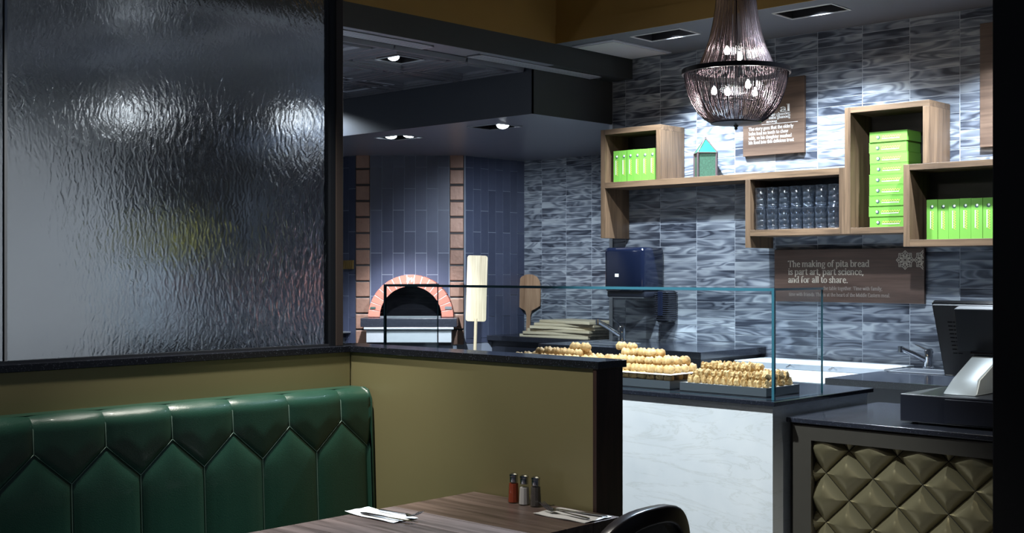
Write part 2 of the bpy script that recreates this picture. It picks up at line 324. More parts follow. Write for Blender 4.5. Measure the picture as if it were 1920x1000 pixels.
# ------------------------------------------------------------------ mesh helpers
WL = {}                                   # world location of each parent
class MB:
    def __init__(s): s.v = []; s.f = []; s.m = []
    def add(s, vs, fs, mi=0):
        o = len(s.v); s.v += [tuple(p) for p in vs]
        for f in fs: s.f.append([i+o for i in f]); s.m.append(mi)
        return s
    def box(s, x0, x1, y0, y1, z0, z1, mi=0):
        return s.add([(x0,y0,z0),(x1,y0,z0),(x1,y1,z0),(x0,y1,z0),(x0,y0,z1),(x1,y0,z1),(x1,y1,z1),(x0,y1,z1)],
                     [(0,3,2,1),(4,5,6,7),(0,1,5,4),(1,2,6,5),(2,3,7,6),(3,0,4,7)], mi)
    def obox(s, c, u, v, n, mi=0):
        c = Vector(c); u = Vector(u); v = Vector(v); n = Vector(n)
        P = [c+a*u+b*v+d*n for d in (-1,1) for a, b in ((-1,-1),(1,-1),(1,1),(-1,1))]
        return s.add(P, [(0,3,2,1),(4,5,6,7),(0,1,5,4),(1,2,6,5),(2,3,7,6),(3,0,4,7)], mi)
    def prism(s, pts, d, mi=0):
        """closed polygon of 3-D points swept by vector d"""
        n = len(pts); d = Vector(d); A = [Vector(p) for p in pts]; B = [p+d for p in A]
        return s.add(A+B, [tuple(range(n))[::-1], tuple(range(n, 2*n))] + [(i, (i+1) % n, n+(i+1) % n, n+i) for i in range(n)], mi)
    def tube(s, path, r, n=8, cap=True, mi=0, flat=None):
        path = [Vector(p) for p in path]; R = r if isinstance(r, (list, tuple)) else [r]*len(path)
        vs = []; prev = None
        for i, p in enumerate(path):
            t = (path[min(i+1, len(path)-1)] - path[max(i-1, 0)]).normalized()
            a = prev if prev is not None else (Vector((0,0,1)) if abs(t.z) < .9 else Vector((1,0,0)))
            a = (a - t*a.dot(t)).normalized(); b = t.cross(a); prev = a
            fa, fb = flat if flat else (1, 1)
            for k in range(n):
                q = 2*PI*k/n; vs.append(p + a*(math.cos(q)*R[i]*fa) + b*(math.sin(q)*R[i]*fb))
        fs = [(i*n+k, i*n+(k+1) % n, (i+1)*n+(k+1) % n, (i+1)*n+k) for i in range(len(path)-1) for k in range(n)]
        if cap: fs += [tuple(range(n))[::-1], tuple((len(path)-1)*n+k for k in range(n))]
        return s.add(vs, fs, mi)
    def lathe(s, prof, c=(0,0,0), n=24, mi=0, cap=True):
        vs = [(c[0]+r*math.cos(2*PI*k/n), c[1]+r*math.sin(2*PI*k/n), c[2]+z) for r, z in prof for k in range(n)]
        fs = [(i*n+k, i*n+(k+1) % n, (i+1)*n+(k+1) % n, (i+1)*n+k) for i in range(len(prof)-1) for k in range(n)]
        if cap: fs += [tuple(range(n))[::-1], tuple((len(prof)-1)*n+k for k in range(n))]
        return s.add(vs, fs, mi)
    def grid(s, fn, nu, nv, mi=0):
        vs = [fn(i/nu, j/nv) for j in range(nv+1) for i in range(nu+1)]
        fs = [(j*(nu+1)+i, j*(nu+1)+i+1, (j+1)*(nu+1)+i+1, (j+1)*(nu+1)+i) for j in range(nv) for i in range(nu)]
        return s.add(vs, fs, mi)
    def build(s, name, mats, parent=None, smooth=False, bevel=0, local=False, recalc=True, seg=2, origin=None):
        if not isinstance(mats, (list, tuple)): mats = [mats]
        off = Vector((0,0,0))
        if parent is not None and not local: off = WL[parent.name]
        own = Vector(origin) if origin is not None else off
        me = bpy.data.meshes.new(name)
        me.from_pydata([tuple(Vector(p)-own) for p in s.v], [], s.f)
        for m in mats: me.materials.append(m)
        me.polygons.foreach_set('material_index', s.m)
        if recalc or bevel:
            bm = bmesh.new(); bm.from_mesh(me)
            if bevel:
                es = [e for e in bm.edges if e.is_manifold and e.calc_face_angle(0) > 0.5]
                bmesh.ops.bevel(bm, geom=es, offset=bevel, segments=seg, profile=0.5, affect='EDGES', clamp_overlap=True)
            if recalc: bmesh.ops.recalc_face_normals(bm, faces=bm.faces)
            bm.to_mesh(me); bm.free()
        if smooth:
            me.polygons.foreach_set('use_smooth', [True]*len(me.polygons))
            if smooth != 'all':
                try: me.set_sharp_from_angle(angle=math.radians(40 if smooth is True else smooth))
                except Exception: pass
        o = bpy.data.objects.new(name, me); C.objects.link(o)
        if parent is not None: o.parent = parent
        o.location = own - off
        WL[o.name] = own if not local else WL.get(parent.name if parent else '', Vector((0,0,0)))
        return o
def tag(o, label, cat, group=None, kind=None):
    o['label'] = label; o['category'] = cat
    if group: o['group'] = group
    if kind: o['kind'] = kind
    return o
def thing(name, label, cat, loc=(0,0,0), rz=0, group=None, kind=None):
    o = bpy.data.objects.new(name, None); C.objects.link(o); o.empty_display_size = 0.05
    o.location = loc; o.rotation_euler = (0,0,rz); WL[o.name] = Vector(loc)
    return tag(o, label, cat, group, kind)
def dup(root, loc=None, rz=None, label=None, group=None):
    r = root.copy(); C.objects.link(r); WL[r.name] = Vector(loc if loc is not None else root.location)
    if loc is not None: r.location = loc
    if rz is not None: r.rotation_euler = (0,0,rz)
    if label: r['label'] = label
    if group: r['group'] = group
    for ch in list(root.children):
        c = ch.copy(); C.objects.link(c); c.parent = r
        for g in list(ch.children):
            d = g.copy(); C.objects.link(d); d.parent = c
    return r
def piece(src, parent, loc, rot=None, name=None, scale=None):
    """a copy of a small mesh, sharing its data"""
    o = src.copy(); C.objects.link(o); o.parent = parent; o.location = loc
    if rot is not None: o.rotation_euler = rot
    if scale is not None: o.scale = scale
    if name: o.name = name
    return o
def proto(mb, name, mats, **k):
    """build a mesh whose first object is unlinked; pieces are copies of it"""
    o = mb.build(name, mats, **k); C.objects.unlink(o); return o

# ------------------------------------------------------------------ a small serif pen font
def el(cx, cy, rx, ry, a0=0, a1=360, n=14):
    return [(cx+rx*math.cos(math.radians(a0+(a1-a0)*i/n)), cy+ry*math.sin(math.radians(a0+(a1-a0)*i/n))) for i in range(n+1)]
G = {}
def gl(c, w_, strokes, serifs=()): G[c] = (w_, strokes, serifs)
arch = lambda x: [(x,.68),(x+.12,.92),(x+.28,1),(x+.44,.94),(x+.5,.75),(x+.5,0)]
gl('n', .92, [[(.15,0),(.15,1)], arch(.15)], [(.15,0),(.65,0),(.08,1)])
gl('m', 1.4, [[(.15,0),(.15,1)], arch(.15), arch(.65)], [(.15,0),(.65,0),(1.15,0),(.08,1)])
gl('h', .92, [[(.15,0),(.15,1.5)], arch(.15)], [(.15,0),(.65,0),(.08,1.5)])
gl('u', .92, [[(.15,1),(.15,.25),(.21,.06),(.37,0),(.53,.08),(.65,.32)], [(.65,1),(.65,0)]], [(.1,1),(.6,1),(.72,0)])
gl('r', .68, [[(.15,0),(.15,1)], [(.15,.66),(.28,.92),(.42,1),(.54,.92)]], [(.15,0),(.08,1)])
gl('i', .42, [[(.2,0),(.2,1)], [(.2,1.28),(.2,1.46)]], [(.2,0),(.12,1)])
gl('l', .42, [[(.2,0),(.2,1.5)]], [(.2,0),(.12,1.5)])
gl('k', .86, [[(.15,0),(.15,1.5)], [(.15,.4),(.6,1)], [(.32,.6),(.7,0)]], [(.15,0),(.08,1.5),(.6,1),(.7,0)])
gl('o', .86, [el(.42,.5,.31,.5)])
gl('b', .88, [[(.15,0),(.15,1.5)], el(.44,.5,.29,.5,-150,150)], [(.08,1.5)])
gl('d', .88, [[(.68,0),(.68,1.5)], el(.40,.5,.29,.5,30,330)], [(.74,0),(.6,1.5)])
gl('p', .90, [[(.15,-.5),(.15,1)], el(.44,.5,.29,.5,-150,150)], [(.15,-.5),(.08,1)])
gl('c', .76, [[(.62,.78),(.54,.95),(.4,1),(.2,.88),(.11,.5),(.2,.12),(.4,0),(.56,.05),(.64,.2)]])
gl('e', .78, [[(.12,.55),(.64,.55),(.62,.8),(.42,1),(.2,.88),(.11,.5),(.2,.12),(.42,0),(.58,.05),(.66,.2)]])
gl('a', .80, [[(.14,.78),(.2,.94),(.36,1),(.52,.92),(.56,.74),(.56,.12),(.64,0),(.74,.06)], [(.56,.6),(.28,.5),(.11,.28),(.18,.04),(.34,.01),(.56,.2)]])
gl('s', .68, [[(.53,.78),(.46,.95),(.3,1),(.14,.88),(.16,.66),(.45,.44),(.55,.24),(.46,.04),(.28,0),(.14,.08),(.1,.24)]])
gl('t', .58, [[(.22,1.32),(.22,.2),(.3,.02),(.42,.02),(.52,.14)], [(.03,1),(.48,1)]])
gl('f', .58, [[(.58,1.42),(.46,1.54),(.3,1.46),(.22,1.2),(.22,0)], [(.03,1),(.48,1)]], [(.22,0)])
gl('g', .82, [el(.36,.66,.24,.33), [(.56,.88),(.72,1.0)], [(.24,.36),(.14,.18),(.26,.06),(.54,.02),(.66,-.16),(.58,-.4),(.34,-.48),(.1,-.36),(.12,-.14),(.28,.03)]])
gl('y', .82, [[(.08,1),(.4,.05)], [(.72,1),(.4,.05),(.26,-.36),(.12,-.46),(.04,-.36)]], [(.08,1),(.72,1)])
gl('w', 1.16, [[(.06,1),(.32,0)], [(.56,1),(.32,0)], [(.56,1),(.82,0)], [(1.08,1),(.82,0)]], [(.06,1),(.56,1),(1.08,1)])
gl('T', 1.06, [[(.5,0),(.5,1.45)], [(.04,1.45),(.96,1.45)], [(.04,1.2),(.04,1.45)], [(.96,1.2),(.96,1.45)]], [(.5,0)])
gl('M', 1.5, [[(.16,0),(.2,1.45)], [(.2,1.45),(.68,0)], [(1.2,1.45),(.68,0)], [(1.2,1.45),(1.24,0)]], [(.16,0),(1.24,0),(.14,1.45),(1.26,1.45)])
gl('E', 1.0, [[(.2,0),(.2,1.45)], [(.2,0),(.84,0),(.86,.3)], [(.2,1.45),(.8,1.45),(.82,1.18)], [(.2,.75),(.62,.75)]], [(.14,0),(.14,1.45)])
gl(',', .4, [[(.2,.12),(.2,0)], [(.22,.02),(.1,-.24)]])
gl('.', .4, [[(.2,.14),(.2,0)]])
gl(' ', .42, [])
def pen_quads(mb, pts, O, R, U, thick, thin, const=False):
    for (x0, y0), (x1, y1) in zip(pts, pts[1:]):
        L_ = math.hypot(x1-x0, y1-y0)
        if L_ < 1e-6: continue
        wd = thin + (thick-thin)*abs(y1-y0)/L_ if not const else thick
        dx, dy = (x1-x0)/L_, (y1-y0)/L_; nx, ny = -dy*wd/2, dx*wd/2
        ex, ey = dx*thin*.3, dy*thin*.3
        q = [(x0-ex+nx, y0-ey+ny), (x0-ex-nx, y0-ey-ny), (x1+ex-nx, y1+ey-ny), (x1+ex+nx, y1+ey+ny)]
        mb.add([O + R*a + U*b for a, b in q], [(0,1,2,3)])
def text_width(t): return sum(G[c][0] for c in t)
def lettering(name, t, origin, height, width, mat, parent, bold=1.0, R=Vector((0,-1,0)), U=Vector((0,0,1))):
    """one line: x-height and overall width in metres, baseline starts at origin"""
    mb = MB(); kx = width/text_width(t); O = Vector(origin)
    Rx = R*kx; Uy = U*height; x = 0
    for ch in t:
        wd, st, se = G[ch]
        for s_ in st: pen_quads(mb, [(x+a, b) for a, b in s_], O, Rx, Uy, .20*bold, .085*bold)
        for a, b in se: pen_quads(mb, [(x+a-.13, b), (x+a+.13, b)], O, Rx, Uy, .2, .075*bold)
        x += wd
    return mb.build(name, mat, parent, recalc=False)

# ------------------------------------------------------------------ the setting
XW, XS = 6.93, 6.65              # tiled wall plane, shelf fronts
def struct(o, label, cat): return tag(o, label, cat, kind='structure')
struct(MB().box(-3, 11, -3, 11.2, -0.08, 0).build('floor', M_floor), 'grey floor of the restaurant and open kitchen', 'floor')

wall_right = thing('wall_right', 'long wall of stacked grey marbled tiles behind the walnut shelves', 'wall', (XW, 3.0, 0), kind='structure')
MB().box(XW, XW+0.12, 0.6, 5.555, 0, 3.1).build('wall_body', M_grout, wall_right)
wall_back = thing('wall_back', 'far wall of stacked grey marbled tiles beside the oven', 'wall', (8.65, 7.0, 0), kind='structure')
MB().box(8.65, 8.77, 5.435, 8.2, 0, 2.7).build('wall_body', M_grout, wall_back)
MB().box(XW+0.12, 8.65, 5.435, 5.555, 0, 2.7).build('return_wall', M_dark, wall_back)
def tile_mesh(w_, h_, t=0.0022, b=0.0008):
    mb = MB()
    o = [(0,-w_/2,-h_/2),(0,w_/2,-h_/2),(0,w_/2,h_/2),(0,-w_/2,h_/2)]
    i = [(-t,-w_/2+b,-h_/2+b),(-t,w_/2-b,-h_/2+b),(-t,w_/2-b,h_/2-b),(-t,-w_/2+b,h_/2-b)]
    return mb.add(o+i, [(4,5,6,7)[::-1],(0,1,5,4)[::-1],(1,2,6,5)[::-1],(2,3,7,6)[::-1],(3,0,4,7)[::-1]])
TW, TH = 0.3038, 0.0533
tile0 = proto(tile_mesh(TW-0.0040, TH-0.0034), 'tile', M_tile, recalc=False)
def tile_wall(parent, wx, ycol0, z_lo, z_hi, y_lo, y_hi, limit):
    cells = []
    k0 = math.floor((y_lo-ycol0)/TW); k1 = math.ceil((y_hi-ycol0)/TW)
    r0 = math.floor((z_lo-1.139)/TH); r1 = math.ceil((z_hi-1.139)/TH)
    for k in range(k0, k1):
        for r in range(r0, r1):
            a, b = ycol0+k*TW, ycol0+(k+1)*TW; lo, hi = 1.139+r*TH, 1.139+(r+1)*TH
            a, b, lo, hi = max(a, y_lo), min(b, y_hi), max(lo, z_lo), min(hi, z_hi)
            if b-a > 0.012 and hi-lo > 0.008: cells.append((a, b, lo, hi))
    def shows(c):
        yc, zc = (c[0]+c[1])/2, (c[2]+c[3])/2
        r = (wx*RT[0]+yc*RT[1])/(wx*FW[0]+yc*FW[1])
        return abs(r) < 0.41
    cells.sort(key=lambda c: (not shows(c), c[0]))
    rest = MB()
    for i, (a, b, lo, hi) in enumerate(cells):
        yc, zc = (a+b)/2, (lo+hi)/2
        if i < limit:
            o = piece(tile0, parent, Vector((wx, yc, zc)) - WL[parent.name])
            o.scale = (1, (b-a)/TW, (hi-lo)/TH)
        else:
            t = tile_mesh(b-a-0.0040, hi-lo-0.0034)
            rest.add([(wx+x, yc+y, zc+z) for x, y, z in t.v], t.f)
    if rest.v:
        o = rest.build('tile_field', M_tile, parent, recalc=False); o['kind'] = 'stuff'
tile_wall(wall_right, XW, 5.129, 0.86, 3.0, 2.0, 5.55, 300)
tile_wall(wall_back, 8.65, 7.779, 0.86, 2.56, 6.3, 8.01, 300)
st = MB().box(XW-0.009, XW+0.003, 5.545, 5.575, 0.9, 2.56).build('trim_1', M_steel)
struct(st, 'narrow steel strip on the outer corner of the tiled wall', 'trim')

# soffit strip over the tile wall, with three recesses
def holed_slab(mb, x0, x1, y0, y1, z0, z1, holes):
    """slab with rectangular through holes (hx0,hx1,hy0,hy1), sorted along y and not overlapping in y"""
    y = y0
    for hx0, hx1, hy0, hy1 in sorted(holes, key=lambda h: h[2]):
        mb.box(x0, x1, y, hy0, z0, z1)
        mb.box(x0, hx0, hy0, hy1, z0, z1); mb.box(hx1, x1, hy0, hy1, z0, z1)
        y = hy1
    mb.box(x0, x1, y, y1, z0, z1)
    return mb
wash = [(6.24, 6.455, 4.475, 4.845), (6.24, 6.455, 3.44, 3.81), (6.24, 6.455, 2.43, 2.80)]
ceil_wall = holed_slab(MB(), 6.11, XW+0.12, 0.6, 5.37, 3.0, 3.12, wash).build('ceiling_soffit', M_ceil)
struct(ceil_wall, 'grey soffit strip along the top of the tiled wall', 'ceiling')
# coffer: gold faces above the beam and above the soffit strip
coffer = thing('ceiling_coffer', 'raised ceiling well with glossy gold upright faces', 'ceiling', (5, 4, 3), kind='structure')
MB().box(2.6, 6.17, 5.37, 5.43, 3.0, 3.9).build('gold_face', M_gold, coffer)
MB().box(6.11, 6.17, 0.6, 5.37, 3.12, 3.9).build('gold_face', M_gold, coffer)
MB().box(6.105, 6.11, 0.6, 5.37, 3.0, 3.12).build('gold_face', M_gold, coffer)
MB().box(3.3, 6.11, 0.6, 5.37, 3.86, 3.92).build('top', M_dark, coffer)
beam = thing('ceiling_beam', 'black dropped beam running below the gold ceiling well', 'beam', (4.5, 5.45, 2.86), kind='structure')
MB().box(0.8, XW-0.002, 5.37, 5.56, 2.86, 3.0).build('beam_body', M_beam, beam)
MB().box(0.8, 6.09, 5.371, 5.56, 2.858, 2.862).build('beam_underside', M_soffit, beam)
for x0, x1 in ((3.2, 5.07), (5.45, 6.66)):
    sl = thing('linear_air_diffuser', 'slotted air diffuser in the beam nearer the tiled wall' if x0 > 5 else 'slotted air diffuser in the beam beside the water glass', 'air vent', (x0, 5.48, 2.85))
    MB().box(x0, x1, 5.43, 5.535, 2.8545, 2.8575).build('backing', M_black, sl)
    for k in range(4):
        yy = 5.43 + k*0.0295
        MB().box(x0, x1, yy, yy+0.0165, 2.848, 2.8545).build('slat', M_diff, sl)
    for xx in (x0, x1-0.02): MB().box(xx, xx+0.02, 5.43, 5.535, 2.8478, 2.8543).build('end_cap', M_diff, sl)
# oven soffit
ov = thing('ceiling_oven', 'low slate-blue soffit over the pizza oven', 'ceiling', (7, 7.5, 2.55), kind='structure')
SH = [(6.317, 6.543, 6.09, 6.40), (6.317, 6.543, 7.14, 7.435), (6.317, 6.543, 8.18, 8.475)]
holed_slab(MB(), 6.09, 8.65, 5.56, 10.5, 2.555, 2.61, SH).build('soffit_underside', M_soffit, ov)
MB().box(6.08, 6.09, 5.55, 10.5, 2.555, 2.9).build('soffit_side', M_soffit2, ov)
MB().box(6.08, XW-0.002, 5.55, 5.56, 2.555, 2.858).build('soffit_front', M_beam, ov)
MB().box(XW-0.002, 8.65, 5.557, 5.567, 2.6, 2.858).build('soffit_back', M_beam, ov)

# pressed-tin ceiling over the kitchen
tin = thing('ceiling_kitchen', 'pressed-tin ceiling of stepped square panels over the kitchen', 'ceiling', (4.5, 7, 2.86), kind='structure')
def tin_panel(hole=False):
    mb = MB(); a = 0.3035
    if hole:
        h = 0.108
        mb.box(-a, a, h, a, 0, .006); mb.box(-a, a, -a, -h, 0, .006); mb.box(-a, -h, -h, h, 0, .006); mb.box(h, a, -h, h, 0, .006)
    else: mb.box(-a, a, -a, a, 0, .006)
    for R_, wd, dz in ((0.300, .030, .026), (0.252, .022, .018), (0.212, .020, .026), (0.170, .018, .016)):
        i = R_-wd; b = 0.004
        for sx in range(4):
            c, s_ = [(1,0),(0,1),(-1,0),(0,-1)][sx]
            P = [(-R_, R_, 0), (R_, R_, 0), (i, i, 0), (-i, i, 0), (-R_+b, R_-b, -dz), (R_-b, R_-b, -dz), (i+b, i+b, -dz), (-i-b, i+b, -dz)]
            mb.add([(x*c-y*s_, x*s_+y*c, z) for x, y, z in P], [(0,1,2,3),(4,5,6,7),(0,1,5,4),(1,2,6,5),(2,3,7,6),(3,0,4,7)])
    return mb
tp, tph = proto(tin_panel(), 'tin_panel', M_tin), proto(tin_panel(True), 'tin_panel', M_tin)
LAMPTILES = {(5.22, 5.91)}
for i in range(-1, 9):
    for j in range(0, 8):
        x, y = 5.22-0.61*i, 5.91+0.61*j
        s_ = piece(tph if (i, j) in ((0, 0), (0, 6)) else tp, tin, Vector((x, y, 2.862)) - WL[tin.name])
        if i == -1: s_.scale = (0.88, 1, 1); s_.location.x -= 0.033
MB().box(0.2, 5.10, 5.56, 10.5, 2.995, 3.0).build('ceiling_board', M_dark, tin)
MB().box(5.34, 6.09, 5.56, 10.5, 2.995, 3.0).build('ceiling_board', M_dark, tin)

# recessed fixtures
def fixture(name, label, x0, x1, y0, y1, z, heads, group=None, trim=M_trim, tw=0.008, depth=0.10, lit=True):
    t = thing(name, label, 'ceiling light', ((x0+x1)/2, (y0+y1)/2, z), group=group)
    mb = MB()
    mb.box(x0-tw, x1+tw, y0-tw, y0, z-.006, z-.0005).box(x0-tw, x1+tw, y1, y1+tw, z-.006, z-.0005)
    mb.box(x0-tw, x0, y0, y1, z-.006, z-.0005).box(x1, x1+tw, y0, y1, z-.006, z-.0005)
    mb.build('trim_frame', trim, t)
    m2 = MB(); e = .002
    m2.box(x0, x1, y0, y1, z+depth, z+depth+.004)
    m2.box(x0, x0+e, y0, y1, z, z+depth).box(x1-e, x1, y0, y1, z, z+depth).box(x0, x1, y0, y0+e, z, z+depth).box(x0, x1, y1-e, y1, z, z+depth)
    m2.build('can', M_black, t)
    for hx, hy, hz, d, r in heads:
        d = Vector(d).normalized(); c = Vector((hx, hy, hz))
        hd = MB().tube([c-d*.05, c-d*.02, c], [r*.55, r, r], 20, True).build('lamp_head', M_darksteel, t, smooth=True)
        MB().tube([c+d*.0005, c+d*.004], [r*.9, r*.8], 20, True).build('lens', M_lens if lit else M_reflector, hd, smooth=True)
    return t
fixture('wall_wash_light', 'recessed soffit light nearer the white ceiling panel', *wash[0], 3.0, [(6.30, 4.53, 3.075, (0.5, 0, -1), .03)], depth=.105)
fixture('wall_wash_light', 'recessed soffit light above the upper walnut sign', *wash[1], 3.0, [(6.30, 3.52, 3.078, (0.5, 0, -1), .03)], depth=.105, lit=False)
fixture('wall_wash_light', 'recessed soffit light beside the black column', *wash[2], 3.0, [(6.30, 2.50, 3.078, (0.5, 0, -1), .03)], depth=.105)
fixture('oven_downlight', 'twin-lamp downlight in the low soffit before the oven', *SH[1], 2.555, [(6.41, 7.36, 2.566, (-.25, -.25, -1), .05), (6.46, 7.205, 2.566, (-.25, -.2, -1), .05)], trim=M_trimg, depth=.08)
fixture('oven_downlight', 'tilted-lamp downlight in the low soffit by its corner', *SH[0], 2.555, [(6.45, 6.18, 2.562, (-.40, -.45, -1), .05)], trim=M_trimg, depth=.08)
fixture('oven_downlight', 'downlight in the low soffit seen blurred behind the water glass', *SH[2], 2.555, [(6.40, 8.40, 2.545, (-.3, -.2, -1), .06), (6.47, 8.26, 2.545, (-.3, -.2, -1), .06)], trim=M_trimg, depth=.08)
fixture('tin_ceiling_downlight', 'square downlight set in the pressed-tin ceiling', 5.115, 5.325, 5.805, 6.015, 2.852, [(5.185, 5.93, 2.868, (-.55, -.55, -1), .042)], trim=M_trimg, depth=.12)
fixture('kitchen_downlight', 'bright downlight at the back of the kitchen behind the water glass', 5.115, 5.325, 9.465, 9.675, 2.852, [(5.22, 9.57, 2.83, (-.45, -.8, -.6), .085)], trim=M_trimg, depth=.12)
cp = thing('ceiling_access_panel', 'speckled white square panel in the soffit at the beam end', 'ceiling panel', (6.54, 5.16, 2.99))
MB().box(6.225, 6.865, 4.985, 5.335, 2.990, 2.9995).build('frame', M_diff, cp, bevel=.002)
MB().box(6.255, 6.835, 5.005, 5.315, 2.986, 2.992).build('speaker_cloth', M_panelw, cp)
# square return-air vent in the tin ceiling
vt = thing('return_air_vent', 'dark square air vent in the pressed-tin ceiling', 'air vent', (5.62, 6.98, 2.84))
for k, R_ in enumerate((.27, .20, .13)):
    m = MB(); b = R_-.03; zz = 2.842-.004*k
    for (a0, a1, b0, b1) in ((-R_, R_, b, R_), (-R_, R_, -R_, -b), (-R_, -b, -b, b), (b, R_, -b, b)): m.box(5.60+a0, 5.60+a1, 6.97+b0, 6.97+b1, zz, zz+.004)
    m.build('louvre', M_darksteel if k else M_diff, vt)

# oven bay: three faces of upright slate tiles, copper brick piers
P1, P2 = Vector((7.172, 8.718, 0)), Vector((7.846, 8.005, 0))
bay = thing('wall_oven', 'angled oven bay clad in upright slate-blue tiles', 'wall', (7.5, 8.36, 0), kind='structure')
MB().prism([P1, P2, (8.65, 8.01, 0), (8.65, 10.5, 0), (7.172, 10.5, 0)], (0, 0, 2.6)).build('wall_body', M_vgrout, bay)
vt0 = proto(tile_mesh(0.0953, 0.3855, .0022, .0008), 'slate_tile', M_vtile, recalc=False)
copper0 = proto(MB().box(-.018, 0, -.062, .062, -.065, .065), 'copper_brick', M_copper, bevel=.006)
def facet_tiles(A, B, u0, u1, n, z_lo=0.85, z_hi=2.553):
    d = (B-A).normalized(); ang = math.atan2(d.y, d.x) + PI/2; pw = (u1-u0)/n
    for i in range(n):
        z = 0.89 + (0.195 if i % 2 else 0) - 0.39
        while z < z_hi:
            lo, hi = max(z, z_lo), min(z+.39, z_hi)
            if hi-lo > .03:
                c = A + d*(u0+pw*(i+.5)); o = piece(vt0, bay, Vector((c.x, c.y, (lo+hi)/2)) - WL[bay.name], (0, 0, ang))
                o.scale = (1, pw/.0985, (hi-lo)/.39)
            z += .39
Lf = (P2-P1).length
facet_tiles(P1, P2, .135, Lf-.135, 7)
facet_tiles(P2, Vector((8.65, 8.005, 0)), .02, .804, 8)
facet_tiles(Vector((7.172, 9.5, 0)), P1, .0, .782, 8)
dF = (P2-P1).normalized(); aF = math.atan2(dF.y, dF.x) + PI/2
for u in (.065, Lf-.065):
    c = P1 + dF*u; MB().obox((c.x, c.y, 1.70), dF*.066, Vector((FW[0], FW[1], 0))*.003, (0, 0, .853)).build('pier_mortar', M_pmortar, bay)
    for k in range(12):
        c = P1 + dF*u; piece(copper0, bay, Vector((c.x, c.y, 0.905+.1455*k)) - WL[bay.name], (random.uniform(-.01, .01), 0, aF))
# kitchen shell seen blurred through the water glass
wk = MB().box(0.6, 4.72, 8.5, 10.5, 0, 2.86).build('wall_kitchen', M_wallgrey); struct(wk, 'pale grey kitchen wall behind the water glass', 'wall')
wb = MB().box(4.72, 7.2, 10.5, 10.6, 0, 2.9).build('wall_rear', M_wallmid); struct(wb, 'dusky wall at the very back of the kitchen', 'wall')
# black column at the frame's right edge
col = MB().box(3.578, 3.95, 0.85, 1.454, 0, 3.86).build('wall_column', M_column, bevel=.004); struct(col, 'matt black column standing in front of the register counter', 'column')

# ------------------------------------------------------------------ low walls of the booth
lw = thing('wall_booth', 'low tan panel wall with a black ledge behind the green banquette', 'wall', (1.5, 3.66, 0), kind='structure')
MB().box(-0.4, 2.938, 3.605, 3.72, 0, 1.2).build('panel', M_khaki, lw)
MB().box(-0.4, 2.935, 3.600, 3.735, 1.2, 1.224).build('ledge', M_granite, lw, bevel=.002)
pw_ = thing('wall_partition', 'tan half-height partition with a black ledge beside the wooden table', 'wall', (3.0, 3.0, 0), kind='structure')
MB().box(2.945, 3.062, 2.432, 3.72, 0, 1.2).build('panel', M_khaki, pw_)
MB().box(2.94, 3.07, 2.418, 2.433, 0, 1.2).build('end_board', M_endwood, pw_, bevel=.001)
MB().box(3.06, 3.07, 2.43, 3.72, 0, 1.2).build('back_board', M_endwood, pw_)
MB().box(2.936, 3.078, 2.408, 3.735, 1.2, 1.224).build('ledge', M_granite, pw_, bevel=.002)

# water-glass screen on the ledge
wg = thing('water_glass_screen', 'tall rippled water glass screen standing on the booth ledge', 'glass screen', (2.0, 3.66, 1.224))
MB().box(1.655, 2.872, 3.646, 3.662, 1.228, 3.4).build('pane', M_water, wg)
MB().box(0.3, 1.648, 3.646, 3.662, 1.228, 3.4).build('pane', M_water, wg)
MB().box(1.648, 1.655, 3.643, 3.665, 1.224, 3.4).build('joint_strip', M_trimg, wg)
MB().box(2.868, 2.892, 3.632, 3.676, 1.224, 3.4).build('channel', M_postd, wg)
MB().box(2.892, 2.925, 3.628, 3.680, 1.224, 3.4).build('post', M_post, wg, bevel=.002)
MB().box(0.3, 2.868, 3.640, 3.668, 1.224, 1.232).build('bottom_channel', M_darksteel, wg)

# ------------------------------------------------------------------ banquette
bq = thing('banquette', 'bottle-green vinyl banquette with diamond-seamed high back', 'bench', (2.0, 3.4, 0))
PER = 0.2275; XN = 2.797; ZT, ZN1, ZN2, ZB = 1.078, .967, .868, .47
def yback(z): return 3.48 - (1.078-z)*0.045         # slight recline
def panel_mesh(kind, xc, x_hi):
    """kind top: pentagon hanging from the roll, point down; kind low: point up. Edges sink into the seams."""
    mb = MB(); nu, nv = 14, 16; hw = PER/2
    def fn(u, v):
        x = xc + (u-.5)*2*hw; e = abs(u-.5)*2
        if kind == 'top': zlo = ZN2 + (ZN1-ZN2)*e; zhi = ZT
        else: zlo = ZB; zhi = ZN1 - (ZN1-ZN2)*e
        z = zlo + (zhi-zlo)*v
        # distance to the seams
        de = (1-e)*hw
        ds = (z-zlo) if kind == 'top' else (zhi-z)
        if kind == 'low' : ds = zhi - z
        d = min(de, ds*0.76)
        puff = 0.0045*(1-math.exp(-d/0.004)) + 0.007*min(1, d/.06)
        y = yback(z) + 0.007 - puff
        if kind == 'top' and z > ZT-.045:                # roll over the top edge
            t = (z-(ZT-.045))/.045; y = y + .045*(1-math.sqrt(max(0, 1-t*t)))
        xx = min(x, x_hi)
        return (xx, y, z)
    mb.grid(fn, nu, nv)
    return mb
k = 0
XEND = 2.925
for k in range(0, 12):
    # top panels lie between top nodes XN-(k)*PER and XN-(k-1)*PER
    xc = XN - PER*(k-.5)
    panel_mesh('top', xc, XEND).build('back_panel', M_vinyl, bq, smooth='all')
    xl = XN - PER*k
    panel_mesh('low', xl, XEND).build('back_panel', M_vinyl, bq, smooth='all')
panel_mesh('low', XN+PER, XEND).build('back_panel', M_vinyl, bq, smooth='all')
